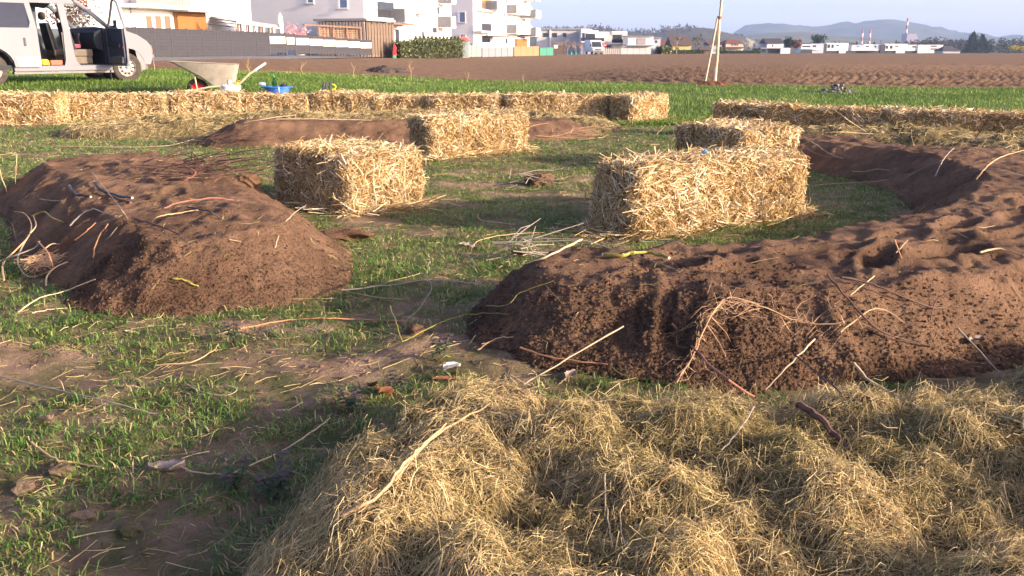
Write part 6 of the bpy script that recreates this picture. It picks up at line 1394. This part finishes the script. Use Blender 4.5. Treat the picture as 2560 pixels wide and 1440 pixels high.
# uprooted vine at the left mound
vt0 = pt(85, 650, .0); vt = empty('uprooted_vine', vt0, 0, 'tangled uprooted vine with pale roots on the shaded left mound', 'vine')
r = random.Random(5)
loops = [[(10,700,.02),(8,660,.06),(40,625,.10),(72,590,.12),(78,560,.10),(62,535,.10),(35,530,.12)],[(72,588,.12),(50,630,.08),(45,660,.06),(65,690,.03),(95,690,.02)],[(95,605,.10),(118,630,.12),(130,660,.08),(133,675,.04)],
         [(0,655,.05),(40,640,.1),(85,622,.12),(100,605,.1)],[(85,640,.05),(110,625,.1),(130,612,.08),(150,615,.03)],[(80,540,.1),(110,530,.1),(130,545,.08),(160,560,.04)],[(30,560,.1),(38,590,.08),(45,615,.04)],[(115,715,.02),(118,690,.05),(140,670,.06),(170,655,.03)],[(75,585,.12),(90,565,.12),(83,540,.1)]]
for k, l in enumerate(loops):
    Q = smooth_pts([pt(a, b, c)-vt0 for a, b, c in l]); MB().tube(Q, [.005*(1-.6*i/len(Q)) for i in range(len(Q))], 6).build('vine_stem', K[('tan','grey','orange','grey','tan','green','dark','pale','tan')[k]], vt, smooth=True)
hb = MB(); c0 = pt(105, 655, .05)-vt0
for k in range(160):
    a = r.uniform(0, 6.28); pts = [c0+Vector((r.gauss(0,.03), r.gauss(0,.03), r.gauss(0,.02)))]
    for q in range(3): a += r.uniform(-1,1); pts.append(pts[-1]+Vector((math.cos(a)*.035, math.sin(a)*.03, r.uniform(-.02,.015))))
    hb.tube(pts, .0012, 3, False)
stuff(hb.build('root_hairs', mat('fine_root', (.52,.34,.20), .8), vt))
# brush heap right of the left mound, root clod in the middle, soil lump
def brush(label, px, py, sx, sy, n, seed, m, rad=.004):
    c = pt(px, py); root = empty('brush_heap', c, 0, label, 'brush'); r = random.Random(seed); b = MB()
    for k in range(n):
        x, y = r.gauss(0, sx), r.gauss(0, sy); a = r.gauss(.3, .9); L = r.uniform(.15, .5); z0 = float(HS(c.x+x, c.y+y))-c.z
        p = Vector((x, y, z0+r.uniform(.01,.12))); q = p+Vector((math.cos(a)*L, math.sin(a)*L*.6, r.uniform(-.08,.1))); q.z = max(q.z, float(HS(c.x+q.x, c.y+q.y))-c.z+.01)
        b.tube([p, (p+q)/2+Vector((0,0,r.uniform(-.02,.03))), q], [rad, rad*.8, rad*.5], 4, False)
    stuff(b.build('twigs', m, root)); return root
brush('heap of dark thin brushwood right of the left mound', 490, 435, .16, .22, 80, 3, K['dark'])
brush('pale dry stems heaped at the tip of the big mound', 1270, 648, .14, .07, 20, 4, K['grey'])
brush('thin dry brush at the left foot of the back mound', 540, 366, .3, .08, 40, 5, K['dark'])
brush('dry stems lying along the foot of the back mound right end', 1420, 350, .4, .06, 22, 6, K['tan'])
def lump(name, label, cat, px, py, s, m, seed):
    c = pt(px, py); bm = bmesh.new(); bmesh.ops.create_icosphere(bm, subdivisions=3, radius=1)
    co = np.array([v.co[:] for v in bm.verts]); k = 1+fbm(co[:,0]*1.6+co[:,2], co[:,1]*1.6+co[:,2]*.7, seed, 4)*.9
    for v, q in zip(bm.verts, k): v.co = Vector((v.co.x*s[0], v.co.y*s[1], v.co.z*s[2]))*float(q)
    me = bpy.data.meshes.new(name); bm.to_mesh(me); bm.free(); me.materials.append(m); o = bpy.data.objects.new(name, me); COL.objects.link(o); o.location = c+Vector((0,0,s[2]*.45)); return tag(o, label, cat)
lump('soil_clod', 'dark soil lump on the shaded grass left of the ragged bale', 'soil clod', 622, 460, (.085,.07,.05), M_MOUND, 7)
lump('soil_clod', 'root-matted soil clod lying on the grass in the middle', 'soil clod', 1345, 462, (.14,.1,.07), M_MOUND, 8); brush('dry roots trailing from the soil clod in the middle', 1300, 466, .10, .05, 12, 9, K['grey'], .005)
lump('soil_clod', 'brown clod on the grass below the orange stalk', 'soil clod', 1040, 835, (.04,.03,.025), M_MOUND, 10)
lump('soil_clod', 'small dark soil heap right of the left mound corner', 'soil clod', 850, 600, (.18,.14,.05), M_MOUND, 11)
for k, (a, b) in enumerate(((150,1180),(60,1230),(330,1330),(210,1300))): lump('soil_clod', ['soil clod right above the lower left grass','soil clod near the left edge on bare soil','soil clod nearest the bottom edge at left','soil clod between two tufts at lower left'][k], 'soil clod', a, b, (.03,.026,.016), M_PLOT, 30+k)
# leaves
def leaf(label, px, py, L, Wd, m, rz, curl, lift, seed, name='dead_leaf'):
    c = pt(px, py); n = 9; V = []; r = random.Random(seed)
    for i in range(n):
        t = i/(n-1); w = Wd/2*math.sin(math.pi*min(1, t*.96+.03))**.7*(1+.2*math.sin(i*2.3+seed))
        for j in range(5):
            s = (j-2)/2; V.append(((t-.5)*L, s*w, lift+curl*L*(abs(s)**1.6)*.5+.25*curl*L*math.sin(t*3.1+seed)+r.uniform(-.002,.002)))
    F = [(i*5+j, i*5+j+1, (i+1)*5+j+1, (i+1)*5+j) for i in range(n-1) for j in range(4)]
    V2 = [(x, y, z-.0012) for x, y, z in V]; m_ = MB(); m_.add(V, F); m_.add(V2, [f[::-1] for f in F])
    o = m_.build(name, m, loc=c, rz=rz, smooth=True); o.rotation_euler = (r.uniform(-.2,.2), r.uniform(-.3,.3), rz); return tag(o, label, 'leaf')
M_LB = mat('brown_dead_leaf', (.21,.085,.05), .7, .35, 40); M_LG = mat('grey_dead_leaf', (.30,.235,.20), .85, .25, 40); M_LP = mat('pale_dead_leaf', (.45,.33,.22), .8, .2, 40)
leaf('curled red brown dead leaf on the grass left of the hay', 958, 996, .085, .06, M_LB, 1.2, .55, .012, 1)
leaf('rusty dead leaf behind the curled red brown one', 935, 978, .06, .025, M_LB, 2.4, .4, .02, 2)
leaf('crumpled grey dead leaf on bare soil at the end of a stalk', 420, 1180, .10, .055, M_LG, .15, .35, .01, 3)
leaf('pale papery leaf lying below the left mound', 330, 838, .07, .03, M_LP, -.2, .15, .006, 4)
leaf('pale twisted leaf on the soil at the left edge', 115, 1062, .08, .04, M_LP, -.7, .4, .01, 5)
leaf('silvery crumpled leaf in front of the tip of the big mound', 1130, 930, .07, .05, mat('silver_dead_leaf', (.42,.42,.44), .7, .2, 30), .6, .4, .012, 6)
leaf('brown flat leaf in front of the silvery one', 1110, 955, .08, .035, M_LB, .2, .15, .006, 7)
leaf('grey curled leaf behind the tip of the big mound', 1170, 622, .09, .05, M_LG, .1, .5, .012, 8)
leaf('brown leaf in the stems at the tip of the big mound', 1300, 648, .10, .05, M_LB, -.1, .3, .03, 9)
leaf('small brown leaf at the foot of the big mound by the hay', 1425, 945, .06, .04, M_LG, .9, .4, .01, 10)
leaf('dry grey leaf at the far right foot of the big mound', 2440, 868, .08, .05, M_LG, .4, .4, .01, 11)
def nettle(label, px, py, s, seed):
    c = pt(px, py); root = empty('dead_nettle', c, seed, label, 'plant'); r = random.Random(seed)
    gm = mat('nettle_leaf', (.06,.09,.04), .7, .25, 40); pm = mat('nettle_purple_leaf', (.075,.06,.045), .7, .3, 40)
    for k in range(3):
        a = k*2.1+r.random(); top = Vector((math.cos(a)*.03*s, math.sin(a)*.03*s, .09*s*r.uniform(.6,1.1))); st_ = MB().tube([(0,0,0), top*.6, top], [.002,.002,.0015], 4).build('stem', pm, root)
        for lv in range(4):
            b = MB(); z = top*(.45+.18*lv)
            for q in range(3):
                th = q*2.09+lv*.6; d = Vector((math.cos(th), math.sin(th), -.2))*.026*s*(1.15-.15*lv); w = Vector((-math.sin(th), math.cos(th), 0))*.011*s
                b.add([z, z+d*.5+w+Vector((0,0,.004)), z+d, z+d*.5-w+Vector((0,0,.004)), z+Vector((0,0,-.0015))], [(0,1,2,3),(4,3,2,1)])
            b.build('leaf_whorl', pm if lv > 1 else gm, st_)
    return root
for k, (a, b, s, l) in enumerate(((690,1250,1.3,'purple dead nettle at the left foot of the hay'),(595,1232,1.1,'purple dead nettle in the grass at lower middle'),(880,1035,1.1,'purple dead nettle below the curled brown leaf'),(990,985,1.0,'purple dead nettle right of the curled brown leaf'),(585,860,1.0,'reddish dead nettle in front of the left mound'),(1105,905,1.1,'reddish dead nettle before the tip of the big mound'))): nettle(l, a, b, s, k+1)
# dry saplings at the edge of the field
for k, (px_, yb, yt, l) in enumerate(((386,176,112,'thin dry sapling just right of the silver van'),(622,192,150,'thin dry sapling right behind the wheelbarrow handles'),(756,188,155,'dry weed stem left of the dark soil heap'),(885,198,160,'forked dry weed stem below the dark soil heap'),(1029,202,148,'tall dry weed stem right of the dark soil heap'),(1168,208,180,'dry weed stem in the wheat edge right of the hedge'),(1308,208,192,'shortest dry weed stem at the wheat edge'))):
    b = hit(px_, yb); h = WP(px_, yt, b.y).z-b.z; root = empty('dry_sapling', b, 0, l, 'sapling', 'dry stems at the field edge'); r = random.Random(k)
    S = [Vector((r.uniform(-.02,.02)*q, 0, h*q/5)) for q in range(6)]; MB().tube(S, [.010-.0014*q for q in range(6)], 5).build('stem', K['tan'], root)
    for q in range(4): s = S[2]*(1-q/4)+S[4]*q/4; MB().tube([s, s+Vector((r.uniform(-.12,.12), r.uniform(-.1,.1), r.uniform(.08,.2)))], [.005,.003], 4).build('side_shoot', K['tan'], root)

# crumbs of soil strewn over the open ground near the camera
r = np.random.default_rng(222); n = 7000; x = r.uniform(-2.6, .6, n); y = 1.3+r.random(n)**1.2*4.2; kk = cover(x, y) < .01; x, y = x[kk], y[kk]; n = len(x)
s_ = .002+.011*r.random(n)**7; O6 = np.array([(1,0,0),(-1,0,0),(0,1,0),(0,-1,0),(0,0,1),(0,0,-1)], float); V = O6[None]*s_[:, None, None]*r.uniform(.5, 1.3, (n, 6, 1))
V[..., 0] += x[:, None]; V[..., 1] += y[:, None]; V[..., 2] += (G(x, y)+s_*.25)[:, None]; tri = np.array([(0,2,4),(2,1,4),(1,3,4),(3,0,4)])
stuff(tag(mesh_np('soil_crumbs', V.reshape(-1, 3), [(np.arange(n)[:, None, None]*6+tri[None]).reshape(-1, 3)], M_PLOT), 'small crumbs of soil strewn over the bare ground', 'soil'))
